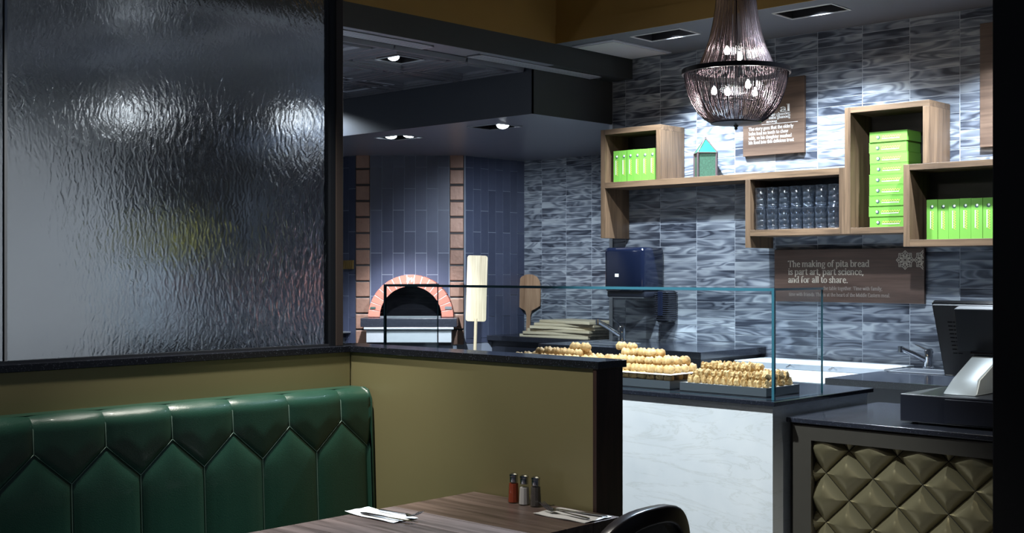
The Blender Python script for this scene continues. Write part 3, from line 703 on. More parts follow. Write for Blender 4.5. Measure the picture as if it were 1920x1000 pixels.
# piping in the seams
pipe = MB()
for k in range(0, 12):
    xt = XN-PER*k; xb = xt-PER/2
    pipe.tube([(xt, yback(ZT)+.055, ZT-.002), (xt, yback(ZT)+.030, ZT-.010), (xt, yback(ZT-.04)+.0062, ZT-.04), (xt, yback(ZN1)+.0045, ZN1)], .0016, 5)
    pipe.tube([(xt, yback(ZN1)+.0045, ZN1), (xb, yback(ZN2)+.0045, ZN2)], .0015, 5)
    pipe.tube([(xt, yback(ZN1)+.0045, ZN1), (xt+PER/2, yback(ZN2)+.0045, ZN2)], .0015, 5)
    pipe.tube([(xb, yback(ZN2)+.0045, ZN2), (xb, yback(ZB)+.0045, ZB)], .0016, 5)
o = pipe.build('seam_piping', M_thread, bq, smooth=True); o['kind'] = 'stuff'
def roll(u, v):                       # top roll back to the wall, closing the back
    x = -0.1 + (XEND+.1)*u; a = v*PI/2
    return (x, yback(ZT)+.040+.080*math.sin(a), ZT-.0005+.003*math.sin(2*a)-.004*v)
MB().grid(roll, 60, 8).build('top_roll', M_vinyl, bq, smooth='all')
endp = [(XEND, yback(.4)-.002, .4), (XEND, yback(ZN1)-.006, ZN1), (XEND, yback(ZT-.04)-.004, ZT-.04), (XEND, yback(ZT)+.012, ZT-.008), (XEND, yback(ZT)+.035, ZT), (XEND, 3.60, ZT-.004), (XEND, 3.60, .4)]
MB().prism(endp, (.012, 0, 0)).build('end_panel', M_vinyl, bq, smooth=True, bevel=.004)
MB().box(-0.1, XEND, 3.05, 3.50, .36, .47).build('seat_cushion', M_vinyl, bq, smooth=True, bevel=.03)
MB().box(-0.1, XEND+.005, 3.10, 3.60, 0, .36).build('base', M_dark, bq)
MB().box(-0.1, XEND, 3.505, 3.60, .36, 1.03).build('back_core', M_vinyl, bq)

# ------------------------------------------------------------------ table, chair and tableware
tb = thing('dining_table', 'dark plank dining table pushed against the tan partition', 'table', (2.3, 2.64, 0))
xs = 2.937; i = 0
while xs > 1.25:
    wd = (.125, .118, .13, .12, .127)[i % 5]; x0 = xs-wd
    MB().box(x0+.0007, xs-.0007, 2.325, 2.948, .722, .76).build('plank', M_table, tb, bevel=.0012, origin=((x0+xs)/2, 2.64, .74))
    xs = x0; i += 1
MB().box(1.35, 2.86, 2.36, 2.91, .66, .722).build('apron', M_espresso, tb)
for a in (1.65, 2.60):
    MB().tube([(a, 2.64, .03), (a, 2.64, .66)], .035, 16).build('pedestal', M_espresso, tb, smooth=True)
    MB().lathe([(.17, 0), (.17, .012), (.05, .035)], (a, 2.64, 0), 28).build('foot_plate', M_espresso, tb, smooth=True)

ch = thing('dining_chair', 'dark lacquered dining chair with arched back at the table end', 'chair', (2.66, 2.1, 0))
def arch_pts(hw, ztop, n=24, z0=.40, ex=2.6, drop=.20):
    P = [(2.66-hw, z0)]
    for i in range(n+1):
        t = PI - PI*i/n; c, s_ = math.cos(t), math.sin(t)
        P.append((2.66 + hw*math.copysign(abs(c)**(2/ex), c), ztop-drop + drop*abs(s_)**(2/ex)))
    P.append((2.66+hw, z0)); return P
outer, inner = arch_pts(.218, .872), arch_pts(.178, .826)
mb = MB(); y0c, y1c = 1.975, 2.012
n_ = len(outer)
yb = lambda x: 0.10*((x-2.66)/.218)**2*0.45
vs = [(x, y0c+yb(x), z) for x, z in outer] + [(x, y0c+yb(x), z) for x, z in inner] + [(x, y1c+yb(x), z) for x, z in outer] + [(x, y1c+yb(x), z) for x, z in inner]
fs = []
for i in range(n_-1):
    fs += [(i, i+1, n_+i+1, n_+i), (2*n_+i, 3*n_+i, 3*n_+i+1, 2*n_+i+1), (i, 2*n_+i, 2*n_+i+1, i+1), (n_+i, n_+i+1, 3*n_+i+1, 3*n_+i)]
fs += [(0, n_, 3*n_, 2*n_), (n_-1, 3*n_-1, 4*n_-1, 2*n_-1)]
mb.add(vs, fs).build('back_frame', M_espresso, ch, smooth=True, bevel=.007, seg=3)
mb = MB(); vs = [(x, 1.99+yb(x), z) for x, z in inner]; vs2 = [(x, 2.000+yb(x), z) for x, z in inner]
m_ = len(vs); mb.add(vs+vs2, [tuple(range(m_)), tuple(range(m_, 2*m_))[::-1]] + [(i, (i+1) % m_, m_+(i+1) % m_, m_+i) for i in range(m_)])
mb.build('back_pad', M_seatpad, ch)
MB().box(2.44, 2.88, 1.98, 2.40, .40, .44).build('seat_frame', M_espresso, ch, bevel=.008)
MB().box(2.455, 2.865, 2.02, 2.395, .44, .48).build('seat_pad', M_seatpad, ch, smooth=True, bevel=.015)
for a, b in ((2.465, 2.0), (2.855, 2.0), (2.465, 2.37), (2.855, 2.37)):
    MB().tube([(a, b, 0), (a, b, .42)], [.015, .021], 10).build('leg', M_espresso, ch, smooth=True)

def shaker(x, y, fill, label, name):
    t = thing(name, label, 'shaker', (x, y, .76))
    pr = [(.0185, 0), (.019, .004), (.0178, .03), (.0160, .060), (.0120, .068), (.0118, .072)]
    MB().lathe(pr, (x, y, .7605), 10).build('glass_body', M_shaker, t)
    MB().lathe([(.0172, .003), (.0160, .03), (.0145, .055 if 'salt' in name else .062)], (x, y, .7605), 10).build('filling', fill, t)
    lid = MB().lathe([(.0128, .066), (.0132, .082), (.0128, .084), (.0145, .086), (.0138, .091), (.008, .095), (.001, .0963)], (x, y, .7605), 20).build('lid', M_cutlery, t, smooth=True)
shaker(2.883, 2.714, M_paprika, 'glass shaker of red chilli with a metal lid', 'chilli_shaker')
shaker(2.880, 2.665, M_salt, 'glass shaker of white salt with a metal lid', 'salt_shaker')
shaker(2.882, 2.618, M_pepper, 'glass shaker of dark ground pepper with a metal lid', 'pepper_shaker')

def napkin(c, lx, ly, ang, label, lift):
    cx, cyy = c; ca, sa = math.cos(ang), math.sin(ang)
    def fn(u, v):
        a, b = (u-.5)*lx, (v-.5)*ly
        z = .7615 + lift*max(0, v-.75)**2*4 + .0015*math.sin(u*7+v*5)**2
        return (cx+a*ca-b*sa, cyy+a*sa+b*ca, z)
    mb = MB(); mb.grid(fn, 10, 16)
    n = len(mb.v); f0 = list(mb.f)
    mb.add([(x, y, z+.0016) for x, y, z in mb.v], [tuple(reversed([i for i in f])) for f in f0])
    o = mb.build('paper_napkin', M_paper, recalc=False, origin=(cx, cyy, .762), smooth='all'); return tag(o, label, 'napkin')
napkin((2.845, 2.435), .128, .205, 0.0, 'folded white napkin by the shakers', .004)
napkin((2.447, 2.855), .098, .225, 0.0, 'folded white napkin on the banquette side of the table', .016)
def knife(x, y, ang, z, label):
    t = thing('table_knife', label, 'knife', (x, y, z), ang)
    MB().tube([(0, -.11, .003), (0, -.09, .004), (0, -.02, .0035), (0, .0, .003)], [.004, .006, .005, .0035], 10, flat=(.55, 1)).build('handle', M_cutlery, t, local=True, smooth=True)
    P = [(-.004, 0, .0025), (.006, 0, .0025), (.009, .06, .0025), (.007, .095, .0025), (0, .112, .0025), (-.004, .105, .0025)]
    MB().prism(P, (0, 0, .0012)).build('blade', M_cutlery, t, local=True)
def fork(x, y, ang, z, label):
    t = thing('table_fork', label, 'fork', (x, y, z), ang)
    MB().tube([(0, -.10, .004), (0, -.085, .005), (0, -.03, .007), (0, .03, .010)], [.005, .006, .0035, .003], 10, flat=(.5, 1)).build('handle', M_cutlery, t, local=True, smooth=True)
    P = [(-.0035, .028, .010), (.0035, .028, .010), (.012, .045, .005), (.012, .060, .007), (-.012, .060, .007), (-.012, .045, .005)]
    MB().prism(P, (0, 0, .0014)).build('head', M_cutlery, t, local=True)
    for q in range(4):
        xx = -.0105+.007*q
        MB().tube([(xx, .058, .0078), (xx, .082, .017), (xx, .100, .027)], [.0016, .0015, .0009], 6).build('tine', M_cutlery, t, local=True, smooth=True)
knife(2.872, 2.44, .10, .7650, 'table knife lying on the napkin by the shakers')
fork(2.822, 2.445, -.06, .7650, 'table fork lying on the napkin by the shakers')
knife(2.425, 2.80, PI+.10, .7650, 'table knife lying on the napkin on the banquette side')
fork(2.475, 2.80, PI-.04, .7650, 'table fork lying on the napkin on the banquette side')

# ------------------------------------------------------------------ pastry counter
mc = thing('marble_counter', 'white veined marble pastry counter with a black granite top', 'counter', (4.8, 4.0, 0))
MB().box(4.425, 5.24, 2.705, 5.30, 0, .948).build('marble_body', M_marble, mc)
MB().box(4.405, 5.262, 2.685, 5.32, .948, .967).build('granite_top', M_granite, mc, bevel=.002)
sg = thing('glass_sneeze_guard', 'clear glass guard with teal edges standing on the marble counter', 'glass guard', (4.6, 4.0, .967))
def pane(x0, x1, y0, y1, z0, z1, name='pane'):
    mb = MB().box(x0, x1, y0, y1, z0, z1)
    thin_x = (x1-x0) < (y1-y0)
    for i, f in enumerate(mb.f):
        # faces: 0 bottom,1 top,2 -y,3 +x,4 +y,5 -x
        mb.m[i] = 0 if (i in (3, 5) if thin_x else i in (2, 4)) else 1
    return mb.build(name, [M_glass, M_edge], sg, recalc=False)
pane(4.460, 4.470, 2.731, 5.169, .968, 1.4195)
pane(4.4712, 4.862, 2.72, 2.730, .968, 1.422)
pane(4.4712, 4.862, 5.170, 5.18, .968, 1.422)
def edge(*b): MB().box(*b).build('polished_edge', M_edge, sg)
edge(4.4590, 4.4710, 2.719, 5.181, 1.4195, 1.4320)
edge(4.4712, 4.8655, 2.719, 2.731, 1.4220, 1.4320)
edge(4.4712, 4.8655, 5.169, 5.181, 1.4220, 1.4320)
edge(4.4590, 4.4712, 2.719, 2.731, .968, 1.4195)
edge(4.4590, 4.4712, 5.169, 5.181, .968, 1.4195)
edge(4.8620, 4.8655, 2.7235, 2.7270, .968, 1.4220)
edge(4.8620, 4.8655, 5.1735, 5.1770, .968, 1.4220)
# trays
def tray(name, label, x0, x1, y0, y1, z, h):
    t = thing(name, label, 'tray', ((x0+x1)/2, (y0+y1)/2, z)); e = .004
    MB().box(x0, x1, y0, y1, z+.0008, z+.004).build('base', M_traym, t)
    m = MB(); m.box(x0, x0+e, y0, y1, z, z+h).box(x1-e, x1, y0, y1, z, z+h).box(x0+e, x1-e, y0, y0+e, z, z+h).box(x0+e, x1-e, y1-e, y1, z, z+h)
    m.build('rim', M_traym, t)
    MB().box(x0+.006, x1-.006, y0+.006, y1-.006, z+.005, z+h-.003).build('liner', M_paper, t)
    return t
tray('pastry_tray', 'grey tray of spiky nest pastries at the register end', 4.53, 4.80, 2.80, 3.245, .9675, .040)
tray('pastry_tray', 'grey tray of rolled pastries in the middle of the counter', 4.53, 4.80, 3.30, 3.72, .9675, .040)
tray('pastry_tray', 'raised grey tray of stacked rolls at the oven end', 4.53, 4.80, 3.80, 4.30, 1.028, .036)
MB_r = MB().box(4.54, 4.79, 3.82, 4.28, .9675, 1.0275).build('tray_riser', M_traym, bevel=.003); tag(MB_r, 'grey riser block under the tray at the oven end', 'riser')
def lump(n1, n2, L_, r, seed, amp, spiky=0):
    rd = random.Random(seed); mb = MB(); vs = []
    for j in range(n2+1):
        t = j/n2; prof = math.sqrt(max(0, 1-(2*t-1)**6))*.92+.06
        for i in range(n1):
            a = 2*PI*i/n1
            q = r*prof*(1 + amp*math.sin(2*a+14*t) + amp*.5*math.sin(24*t) + rd.uniform(-amp, amp)*.8 + (spiky*rd.random() if math.sin(a) > -.2 else 0))
            vs.append(((math.cos(a)*q), (t-.5)*L_, math.sin(a)*q))
    fs = [(j*n1+i, j*n1+(i+1) % n1, (j+1)*n1+(i+1) % n1, (j+1)*n1+i) for j in range(n2) for i in range(n1)]
    fs += [tuple(range(n1))[::-1], tuple(n2*n1+i for i in range(n1))]
    return mb.add(vs, fs)
rolls = [proto(lump(12, 10, .052, .0190, s_, .13), 'rolled_pastry', M_roll, smooth='all') for s_ in range(4)]
nests = [proto(lump(9, 6, .034, .0165, s_+20, .16, .55), 'nest_pastry', M_nest) for s_ in range(5)]
def lay(srcs, x0, x1, nx, y0, y1, ny, z, label, group, cat='pastry', rz=0, jit=.004, s=1.0, skip=0):
    for a in range(nx):
        for b in range(ny):
            if skip and random.random() < skip: continue
            x = x0 + (x1-x0)*(a+.5)/nx + random.uniform(-jit, jit); y = y0 + (y1-y0)*(b+.5)/ny + random.uniform(-jit, jit)*.6
            o = random.choice(srcs).copy(); C.objects.link(o); o.location = (x, y, z + random.uniform(-.0015, .0015))
            o.rotation_euler = (random.uniform(-.08, .08), random.uniform(-.5, .5), rz + random.uniform(-.18, .18))
            k = s*random.uniform(.93, 1.08); o.scale = (k, k, k); tag(o, label, cat, group)
NL, RL, FL = 'spiky shredded nest pastry in the %s layer of the register-end tray', 'golden rolled pastry on the middle tray, %s', 'golden rolled pastry in the %s layer of the raised oven-end tray'
NG, RG, FG = 'nest pastries on the register-end tray', 'rolled pastries on the middle tray', 'rolled pastries on the raised tray'
lay(nests, 4.545, 4.785, 4, 2.812, 3.232, 12, 1.018, NL % 'bottom', NG)
lay(nests, 4.56, 4.775, 4, 2.82, 3.215, 12, 1.046, NL % 'middle', NG)
lay(nests, 4.60, 4.75, 2, 2.93, 3.20, 9, 1.074, NL % 'top', NG)
lay(rolls, 4.545, 4.785, 4, 3.31, 3.71, 8, 1.020, RL % 'under the paper', RG, s=.95)
lay(rolls, 4.56, 4.785, 4, 3.32, 3.71, 8, 1.053, RL % 'just above the paper', RG)
lay(rolls, 4.585, 4.77, 3, 3.345, 3.71, 7, 1.087, RL % 'in the second layer', RG)
lay(rolls, 4.62, 4.74, 2, 3.42, 3.71, 6, 1.118, RL % 'in the third layer', RG, skip=.1)
lay(rolls, 4.64, 4.70, 1, 3.59, 3.71, 2, 1.145, RL % 'at the very top', RG)
lay(rolls, 4.545, 4.785, 4, 3.81, 4.29, 9, 1.076, FL % 'bottom', FG, s=.95)
lay(rolls, 4.58, 4.70, 2, 3.88, 4.18, 6, 1.104, FL % 'middle', FG, s=.9)
lay(rolls, 4.60, 4.70, 1, 3.86, 3.99, 2, 1.130, FL % 'top', FG, s=1.05)
pl = MB().box(4.526, 4.80, 3.29, 3.74, 1.034, 1.0352).build('tray_paper', M_paper); tag(pl, 'sheet of white paper between layers of rolled pastries', 'paper sheet')

# ------------------------------------------------------------------ register counter with gold pyramids
rc = thing('register_counter', 'bronze-framed register counter with quilted gold front and black top', 'counter', (4.9, 2.0, 0))
MB().box(4.49, 5.30, 0.8, 2.682, .880, .90).build('granite_top', M_granite2, rc, bevel=.002)
MB().box(4.56, 5.27, 0.8, 2.702, 0, .880).build('body', M_bronze, rc)
MB().box(4.515, 4.56, 0.8, 2.655, .870, .880).build('shadow_rail', M_bronze, rc)
fr = MB(); fr.prism([(4.50, 2.655, .872), (4.50, 0.8, .872), (4.50, 0.8, .812), (4.50, 2.572, .812)], (.06, 0, 0))
fr.build('top_rail', M_bronze, rc)
MB().prism([(4.50, 2.655, .872), (4.50, 2.572, .812), (4.50, 2.572, 0), (4.50, 2.655, 0)], (.06, 0, 0)).build('stile', M_bronze, rc)
MB().box(4.547, 4.56, 0.8, 2.572, .0, .812).build('panel_back', M_black, rc)
hy, hz = .103, .100
def pyramid(y, z):
    """tufted diamond: four sides bulging up to a flattened ridge cross, clipped to the frame"""
    mb = MB(); n = 6; g = .985; D = .036
    def f(a, b):                     # a, b in [-1,1] along the two edge directions
        e = 1 - max(abs(a), abs(b)); 
        hgt = 1-(1-e)**2.3
        yy = y + hy*g*(a+b)/2*1.0; zz = z + hz*g*(a-b)/2*1.0
        return (4.545-.004 - D*hgt, yy, zz)
    N_ = 14
    for i in range(N_):
        for j in range(N_):
            q = [f(-1+2*a/N_, -1+2*b/N_) for a, b in ((i, j), (i+1, j), (i+1, j+1), (i, j+1))]
            if all(.002 < p[2] < .812 and p[1] < 2.572 for p in q): mb.add(q, [(0, 1, 2), (0, 2, 3)] if (i < N_/2) == (j < N_/2) else [(0, 1, 3), (1, 2, 3)])
            else:
                q = [(p[0], min(p[1], 2.571), max(.002, min(p[2], .811))) for p in q]
                A = abs(sum(q[t][1]*q[(t+1) % 4][2]-q[(t+1) % 4][1]*q[t][2] for t in range(4)))
                if A > 1e-7: mb.add(q, [(0, 1, 2, 3)])
    w_ = MB(); key = {}
    for f_ in mb.f:
        ix = []
        for q_ in f_:
            p = mb.v[q_]; kk = tuple(round(c*20000) for c in p)
            if kk not in key: key[kk] = len(w_.v); w_.v.append(p)
            ix.append(key[kk])
        if len(set(ix)) > 2: w_.f.append(list(dict.fromkeys(ix))); w_.m.append(0)
    return w_
for i in range(-2, 16):
    for j in range(-1, 9):
        # diamonds whose vertices are the seam nodes (2.423-.206i, .78-.2j) and the half-offset grid
        for oy, oz in ((0, 0), (hy, hz)):
            yc, zc = 2.423 - 2*hy*i - oy, .68 - 2*hz*j + oz - 0.0
            if yc-hy > 2.56 or yc+hy < 0.9 or zc-hz > .80 or zc+hz < .0: continue
            m = pyramid(yc, zc)
            if m.v:
                o = m.build('gold_diamond', M_goldpad, rc, recalc=False, smooth=25)

# point-of-sale terminal
cd = thing('cash_drawer', 'black cash drawer on the register counter', 'cash drawer', (4.8, 2.05, .90))
MB().box(4.62, 5.03, 1.66, 2.245, .908, 1.018).build('case', M_blacksat, cd, bevel=.004)
MB().box(4.612, 4.62, 1.68, 2.06, .915, 1.008).build('drawer_front', M_blacksat, cd, bevel=.002)
for a, b in ((4.66, 2.2), (4.66, 1.70), (4.99, 2.2), (4.99, 1.70)): MB().lathe([(.012, 0), (.012, .0085)], (a, b, .90), 10).build('foot', M_black, cd)
ps = thing('register_terminal', 'grey touch-screen register terminal seen from behind on the cash drawer', 'register', (4.85, 2.0, 1.018))
prof = [(4.70, 1.0185), (4.755, 1.078), (4.87, 1.175), (4.93, 1.175), (4.93, 1.0185)]
pts = []
mb = MB(); yA = [(2.108, 1.973), (2.090, 1.985), (2.050, 1.935), (2.05, 1.935), (2.108, 1.973)]
vs = [(x, y[0], z) for (x, z), y in zip(prof, yA)] + [(x, y[1]-.0, z) for (x, z), y in zip(prof, yA)]
mb.add(vs, [(0,1,2,3,4), (9,8,7,6,5), (0,5,6,1), (1,6,7,2), (2,7,8,3), (3,8,9,4), (4,9,5,0)]).build('stand', M_silver, ps, bevel=.006, smooth=True)
def slab(x_b, z_b, x_t, z_t, y0, y1, t, name, mat, y0t=None, bevel=.004):
    y0t = y0 if y0t is None else y0t
    P = [(x_b, y0, z_b), (x_t, y0t, z_t), (x_t, y1, z_t), (x_b, y1, z_b)]
    d = Vector((z_t-z_b, 0, x_b-x_t)).normalized()*t
    return MB().prism(P, d).build(name, mat, ps, bevel=bevel)
slab(5.03, 1.066, 4.905, 1.362, 2.245, 1.70, .022, 'screen_back', M_greyplast)
slab(5.045, 1.060, 4.918, 1.372, 2.252, 1.69, .03, 'screen_bezel', M_blackgloss)
slab(4.905, 1.178, 4.862, 1.350, 2.134, 1.90, .06, 'rear_housing', M_greyplast2)
MB().box(4.85, 4.93, 1.90, 2.06, 1.168, 1.184).build('hinge', M_blackgloss, ps, bevel=.004)
MB().tube([(4.93, 2.02, 1.10), (5.03, 2.02, 1.12)], .03, 10).build('neck', M_greyplast, ps)
for r_ in range(9):
    for c_ in range(2):
        t_ = .32+.055*r_; xx = 5.03+(4.905-5.03)*t_-.0012; zz = 1.066+(1.362-1.066)*t_
        MB().box(xx-.002, xx+.001, 2.150+c_*.022-.0, 2.150+c_*.022+.017, zz, zz+.004).build('vent_slot', M_black, ps)

# ------------------------------------------------------------------ back counters and sinks
bc = thing('sink_counter', 'raised black sink counter below the towel dispenser', 'counter', (6.5, 4.9, 0))
MB().box(6.19, XW-.008, 4.28, 5.60, .972, 1.015).build('granite_top', M_granite, bc, bevel=.002)
MB().box(6.25, XW-.008, 4.32, 5.58, 0, .972).build('cabinet', M_blacksat, bc)
def sink(name, label, x0, x1, y0, y1, z):
    t = thing(name, label, 'sink', ((x0+x1)/2, (y0+y1)/2, z)); m = MB(); r_ = .018
    m.box(x0, x1, y0, y0+r_, z, z+.005).box(x0, x1, y1-r_, y1, z, z+.005).box(x0, x0+r_, y0, y1, z, z+.005).box(x1-r_, x1, y0, y1, z, z+.005)
    m.build('rim', M_steel, t, bevel=.002)
    MB().box(x0+r_, x1-r_, y0+r_, y1-r_, z+.0006, z+.0016).build('basin', M_darksteel, t)
    return t
sink('steel_sink', 'shallow steel sink set in the raised black counter', 6.36, 6.66, 5.08, 5.46, 1.015)
def faucet(name, label, bx, by, bz, spout, lever):
    t = thing(name, label, 'faucet', (bx, by, bz))
    MB().lathe([(.034, 0), (.034, .006), (.026, .012), (.024, .06), (.027, .095), (.021, .112), (.004, .118)], (bx, by, bz+.0005), 18).build('body', M_chrome, t, smooth=True)
    b0 = Vector((bx, by, bz+.04))
    MB().tube([b0, b0.lerp(Vector(spout), .5)+Vector((0, 0, .004)), spout], [.018, .016, .014], 12).build('spout', M_chrome, t, smooth=True)
    s_ = Vector(spout); MB().tube([s_+Vector((0, 0, .014)), s_-Vector((0, 0, .022))], .016, 12).build('spout_tip', M_chrome, t, smooth=True)
    l0 = Vector((bx, by, bz+.105)); MB().tube([l0, l0.lerp(Vector(lever), .6), lever], [.013, .011, .012], 10, flat=(.6, 1)).build('lever', M_chrome, t, smooth=True)
    return t
faucet('sink_faucet', 'chrome faucet on the raised black counter by the cutting boards', 6.70, 5.285, 1.015, (6.58, 5.40, 1.160), (6.68, 5.345, 1.175))
sk = thing('lower_sink_counter', 'lower black counter with a sink behind the register', 'counter', (6.4, 2.6, 0))
MB().box(5.82, XW-.008, 1.5, 3.245, .908, .945).build('granite_top', M_granite, sk, bevel=.002)
MB().box(5.88, XW-.008, 1.5, 3.22, 0, .908).build('cabinet', M_blacksat, sk)
sink('steel_sink', 'steel sink set in the lower black counter', 6.42, 6.70, 2.86, 3.20, .945)
faucet('sink_faucet', 'chrome faucet on the lower black counter by the register', 6.80, 3.13, .945, (6.72, 3.262, 1.058), (6.78, 3.20, 1.080))
stl = thing('steel_prep_table', 'stainless steel prep table between the two black sink counters', 'prep table', (6.4, 3.76, 0))
MB().box(5.84, XW-.03, 3.262, 4.262, .882, .915).build('top', M_steelf, stl, bevel=.004)
MB().box(6.52, XW-.03, 3.262, 4.262, .9155, .952).build('raised_back', M_steelf, stl, bevel=.004)
MB().box(5.90, XW-.04, 3.28, 4.25, 0, .882).build('cabinet', M_darksteel, stl)
for yy in (3.55, 3.83): MB().tube([(6.50, yy, .93), (6.46, yy, .945), (6.47, yy+.03, .93)], .006, 8).build('latch', M_chrome, stl, smooth=True)
td = thing('towel_dispenser', 'smoky navy paper towel dispenser on the tiled wall', 'dispenser', (6.8, 5.24, 1.33))
MB().box(6.675, XW-.007, 5.085, 5.425, 1.362, 1.668).build('cover', M_navy, td, smooth=True, bevel=.028, seg=4)
MB().box(6.70, XW-.007, 5.090, 5.418, 1.325, 1.368).build('base', M_blacksat, td, smooth=True, bevel=.010)
MB().box(6.695, 6.78, 5.10, 5.38, 1.3215, 1.3265).build('tear_bar', M_steel, td)
MB().box(6.6725, 6.6755, 5.295, 5.325, 1.465, 1.487).build('badge', M_printw, td)
sd = thing('soap_dispenser', 'black ribbed soap dispenser mounted beside the towel dispenser', 'dispenser', (6.86, 5.09, 1.15))
MB().box(6.80, XW-.007, 4.975, 5.078, 1.155, 1.372).build('body', M_blackgloss, sd, smooth=True, bevel=.022, seg=4)
for r_ in range(14):
    zz = 1.170+.0142*r_
    MB().box(6.7965, 6.915, 4.9715, 5.0815, zz, zz+.006).build('rib', M_blacksat, sd, bevel=.002)
MB().box(6.790, 6.800, 5.010, 5.050, 1.20, 1.365).build('front_window', M_navy, sd, bevel=.003)

# far counter by the oven, boards and paddles
fc = thing('oven_side_counter', 'black counter beside the oven under the far tiles', 'counter', (8.4, 7.0, 0))
MB().box(8.13, 8.642, 5.62, 7.995, .87, .915).build('granite_top', M_granite2, fc, bevel=.003)
MB().box(8.20, 8.642, 5.62, 7.995, 0, .87).build('cabinet', M_blacksat, fc)
for k in range(3): MB().box(8.19, 8.2, 6.2+.6*k, 6.75+.6*k, .25, .82).build('door', M_blacksat, fc, bevel=.003)
BL = ['bottom', 'second', 'third', 'fourth', 'fifth', 'top']
for k in range(6):
    z = .9155 + .0265*k
    yo = 7.22 - .035*k; an = (0.0, .03, -.04, .05, -.02, -.16)[k]
    o = MB().box(-.19, .19, -.40+.012*k, .40-.012*k, 0, .025).build('cutting_board', M_boardwood, bevel=.003)
    o.location = (8.36-.004*k, yo, z); o.rotation_euler = (0, 0, an)
    tag(o, 'pale wooden cutting board, %s of the stack of six by the oven' % BL[k], 'cutting board')
def flat_shape(pts, thick, name, mat, parent):
    return MB().prism([(0, a, b) for a, b in pts], (thick, 0, 0)).build(name, mat, parent, local=True, bevel=.002)
def rounded(hw, z0, z1, r, n=6):
    P = []
    for cx, cz, a0 in ((hw-r, z0+r, -90), (hw-r, z1-r, 0), (-hw+r, z1-r, 90), (-hw+r, z0+r, 180)):
        P += [(cx+r*math.cos(math.radians(a0+90*i/n)), cz+r*math.sin(math.radians(a0+90*i/n))) for i in range(n+1)]
    return P
pe = thing('pizza_peel', 'long pale rectangular pizza peel standing beside the oven', 'pizza peel', (7.45, 7.50, 0), math.radians(43.35))
pe.rotation_euler = (math.radians(1.5), math.radians(3.5), math.radians(43.35))
flat_shape(rounded(.088, 1.075, 1.645, .022), .012, 'blade', M_palewood, pe)
MB().tube([(.006, 0, 0), (.006, 0, 1.10)], .0145, 12).build('handle', M_palewood, pe, local=True, smooth=True)
pd = thing('pizza_paddle', 'short brown rounded pizza paddle leaning on the far tiles', 'pizza peel', (8.585, 7.90, .916), 0)
pd.rotation_euler = (0, math.radians(2.0), math.radians(8))
P = [(.022, 0), (.020, .17), (.035, .215), (.085, .238), (.128, .262), (.130, .30)]
P += [(.130, .44), (.118, .50), (.085, .54), (.04, .558), (0, .562)]
P = P + [(-a, b) for a, b in reversed(P) if a > 0]
flat_shape(P, .014, 'blade', M_brownwood, pd)

# pizza oven
oc = Vector((7.38, 8.207, 0)); U = Vector((RT[0], RT[1], 0)); Nn = Vector((-FW[0], -FW[1], 0)); Z = Vector((0, 0, 1))
on = thing('pizza_oven', 'brick-arched pizza oven with a granite sill and steel front', 'oven', tuple(oc))
def OV(u, n, z): return oc + U*u + Nn*n + Z*z
R0, R1, ZC, NB = .276, .378, 1.096, 17
for i in range(NB):
    if i in (8,): pass
    a0 = PI*i/NB + .012; a1 = PI*(i+1)/NB - .012; seg = 3; P = []
    for t in range(seg+1): a = a0+(a1-a0)*t/seg; P.append(OV(math.cos(a)*R1, .0, ZC+math.sin(a)*R1))
    for t in range(seg, -1, -1): a = a0+(a1-a0)*t/seg; P.append(OV(math.cos(a)*R0, .0, ZC+math.sin(a)*R0))
    MB().prism(P, -Nn*.2).build('arch_brick', M_pink, on)
P = [OV(math.cos(PI*t/40)*(R1-.002), -.006, ZC+math.sin(PI*t/40)*(R1-.002)) for t in range(41)] + [OV(math.cos(PI*t/40)*(R0+.002), -.006, ZC+math.sin(PI*t/40)*(R0+.002)) for t in range(40, -1, -1)]
mb = MB(); n2 = len(P)//2
mb.add(P, [(i, i+1, 2*n2-2-i, 2*n2-1-i) for i in range(n2-1)]); mb.build('mortar_ring', M_mortar, on, recalc=False)
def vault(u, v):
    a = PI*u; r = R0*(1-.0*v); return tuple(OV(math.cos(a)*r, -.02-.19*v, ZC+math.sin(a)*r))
MB().grid(vault, 24, 2).build('mouth', M_mouth, on)
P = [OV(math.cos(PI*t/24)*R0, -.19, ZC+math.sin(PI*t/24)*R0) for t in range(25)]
MB().add(P, [tuple(range(25))]).build('mouth_back', M_mouth, on, recalc=False)
MB().obox(OV(0, .03, 1.100), U*.268, Nn*.02, Z*.008).build('mouth_rail', M_steel, on)
MB().obox(OV(0, .02, 1.056), U*.42, Nn*.20, Z*.038).build('granite_sill', M_granite2, on, bevel=.004)
MB().obox(OV(0, .19, 1.006), U*.392, Nn*.03, Z*.009).build('steel_lip', M_steelf, on, bevel=.003)
MB().obox(OV(0, .17, .938), U*.372, Nn*.025, Z*.056).build('steel_front', M_steelf, on, bevel=.002)
MB().obox(OV(0, .02, .50), U*.37, Nn*.14, Z*.50).build('plinth', M_blacksat, on)
MB().obox(OV(.335, .004, 1.180), U*.030, Nn*.003, Z*.012).build('maker_plate', M_steel, on)
MB().obox(OV(-.335, .004, 1.180), U*.024, Nn*.003, Z*.009).build('maker_plate', M_printk, on)
mb = MB()
pen_quads(mb, [(-.035, -.012), (-.022, .020), (-.016, .026), (-.014, .012), (-.020, -.018)], OV(0, .003, ZC+.327), U, Z, .007, .006)
pen_quads(mb, [(-.018, -.006), (.002, .022), (.010, .024), (.008, .004), (.006, -.012), (.016, -.006)], OV(0, .003, ZC+.327), U, Z, .007, .006)
pen_quads(mb, [(.014, -.004), (.030, .024)], OV(0, .003, ZC+.327), U, Z, .006, .006)
mb.build('script_mark', M_textw, on, recalc=False)
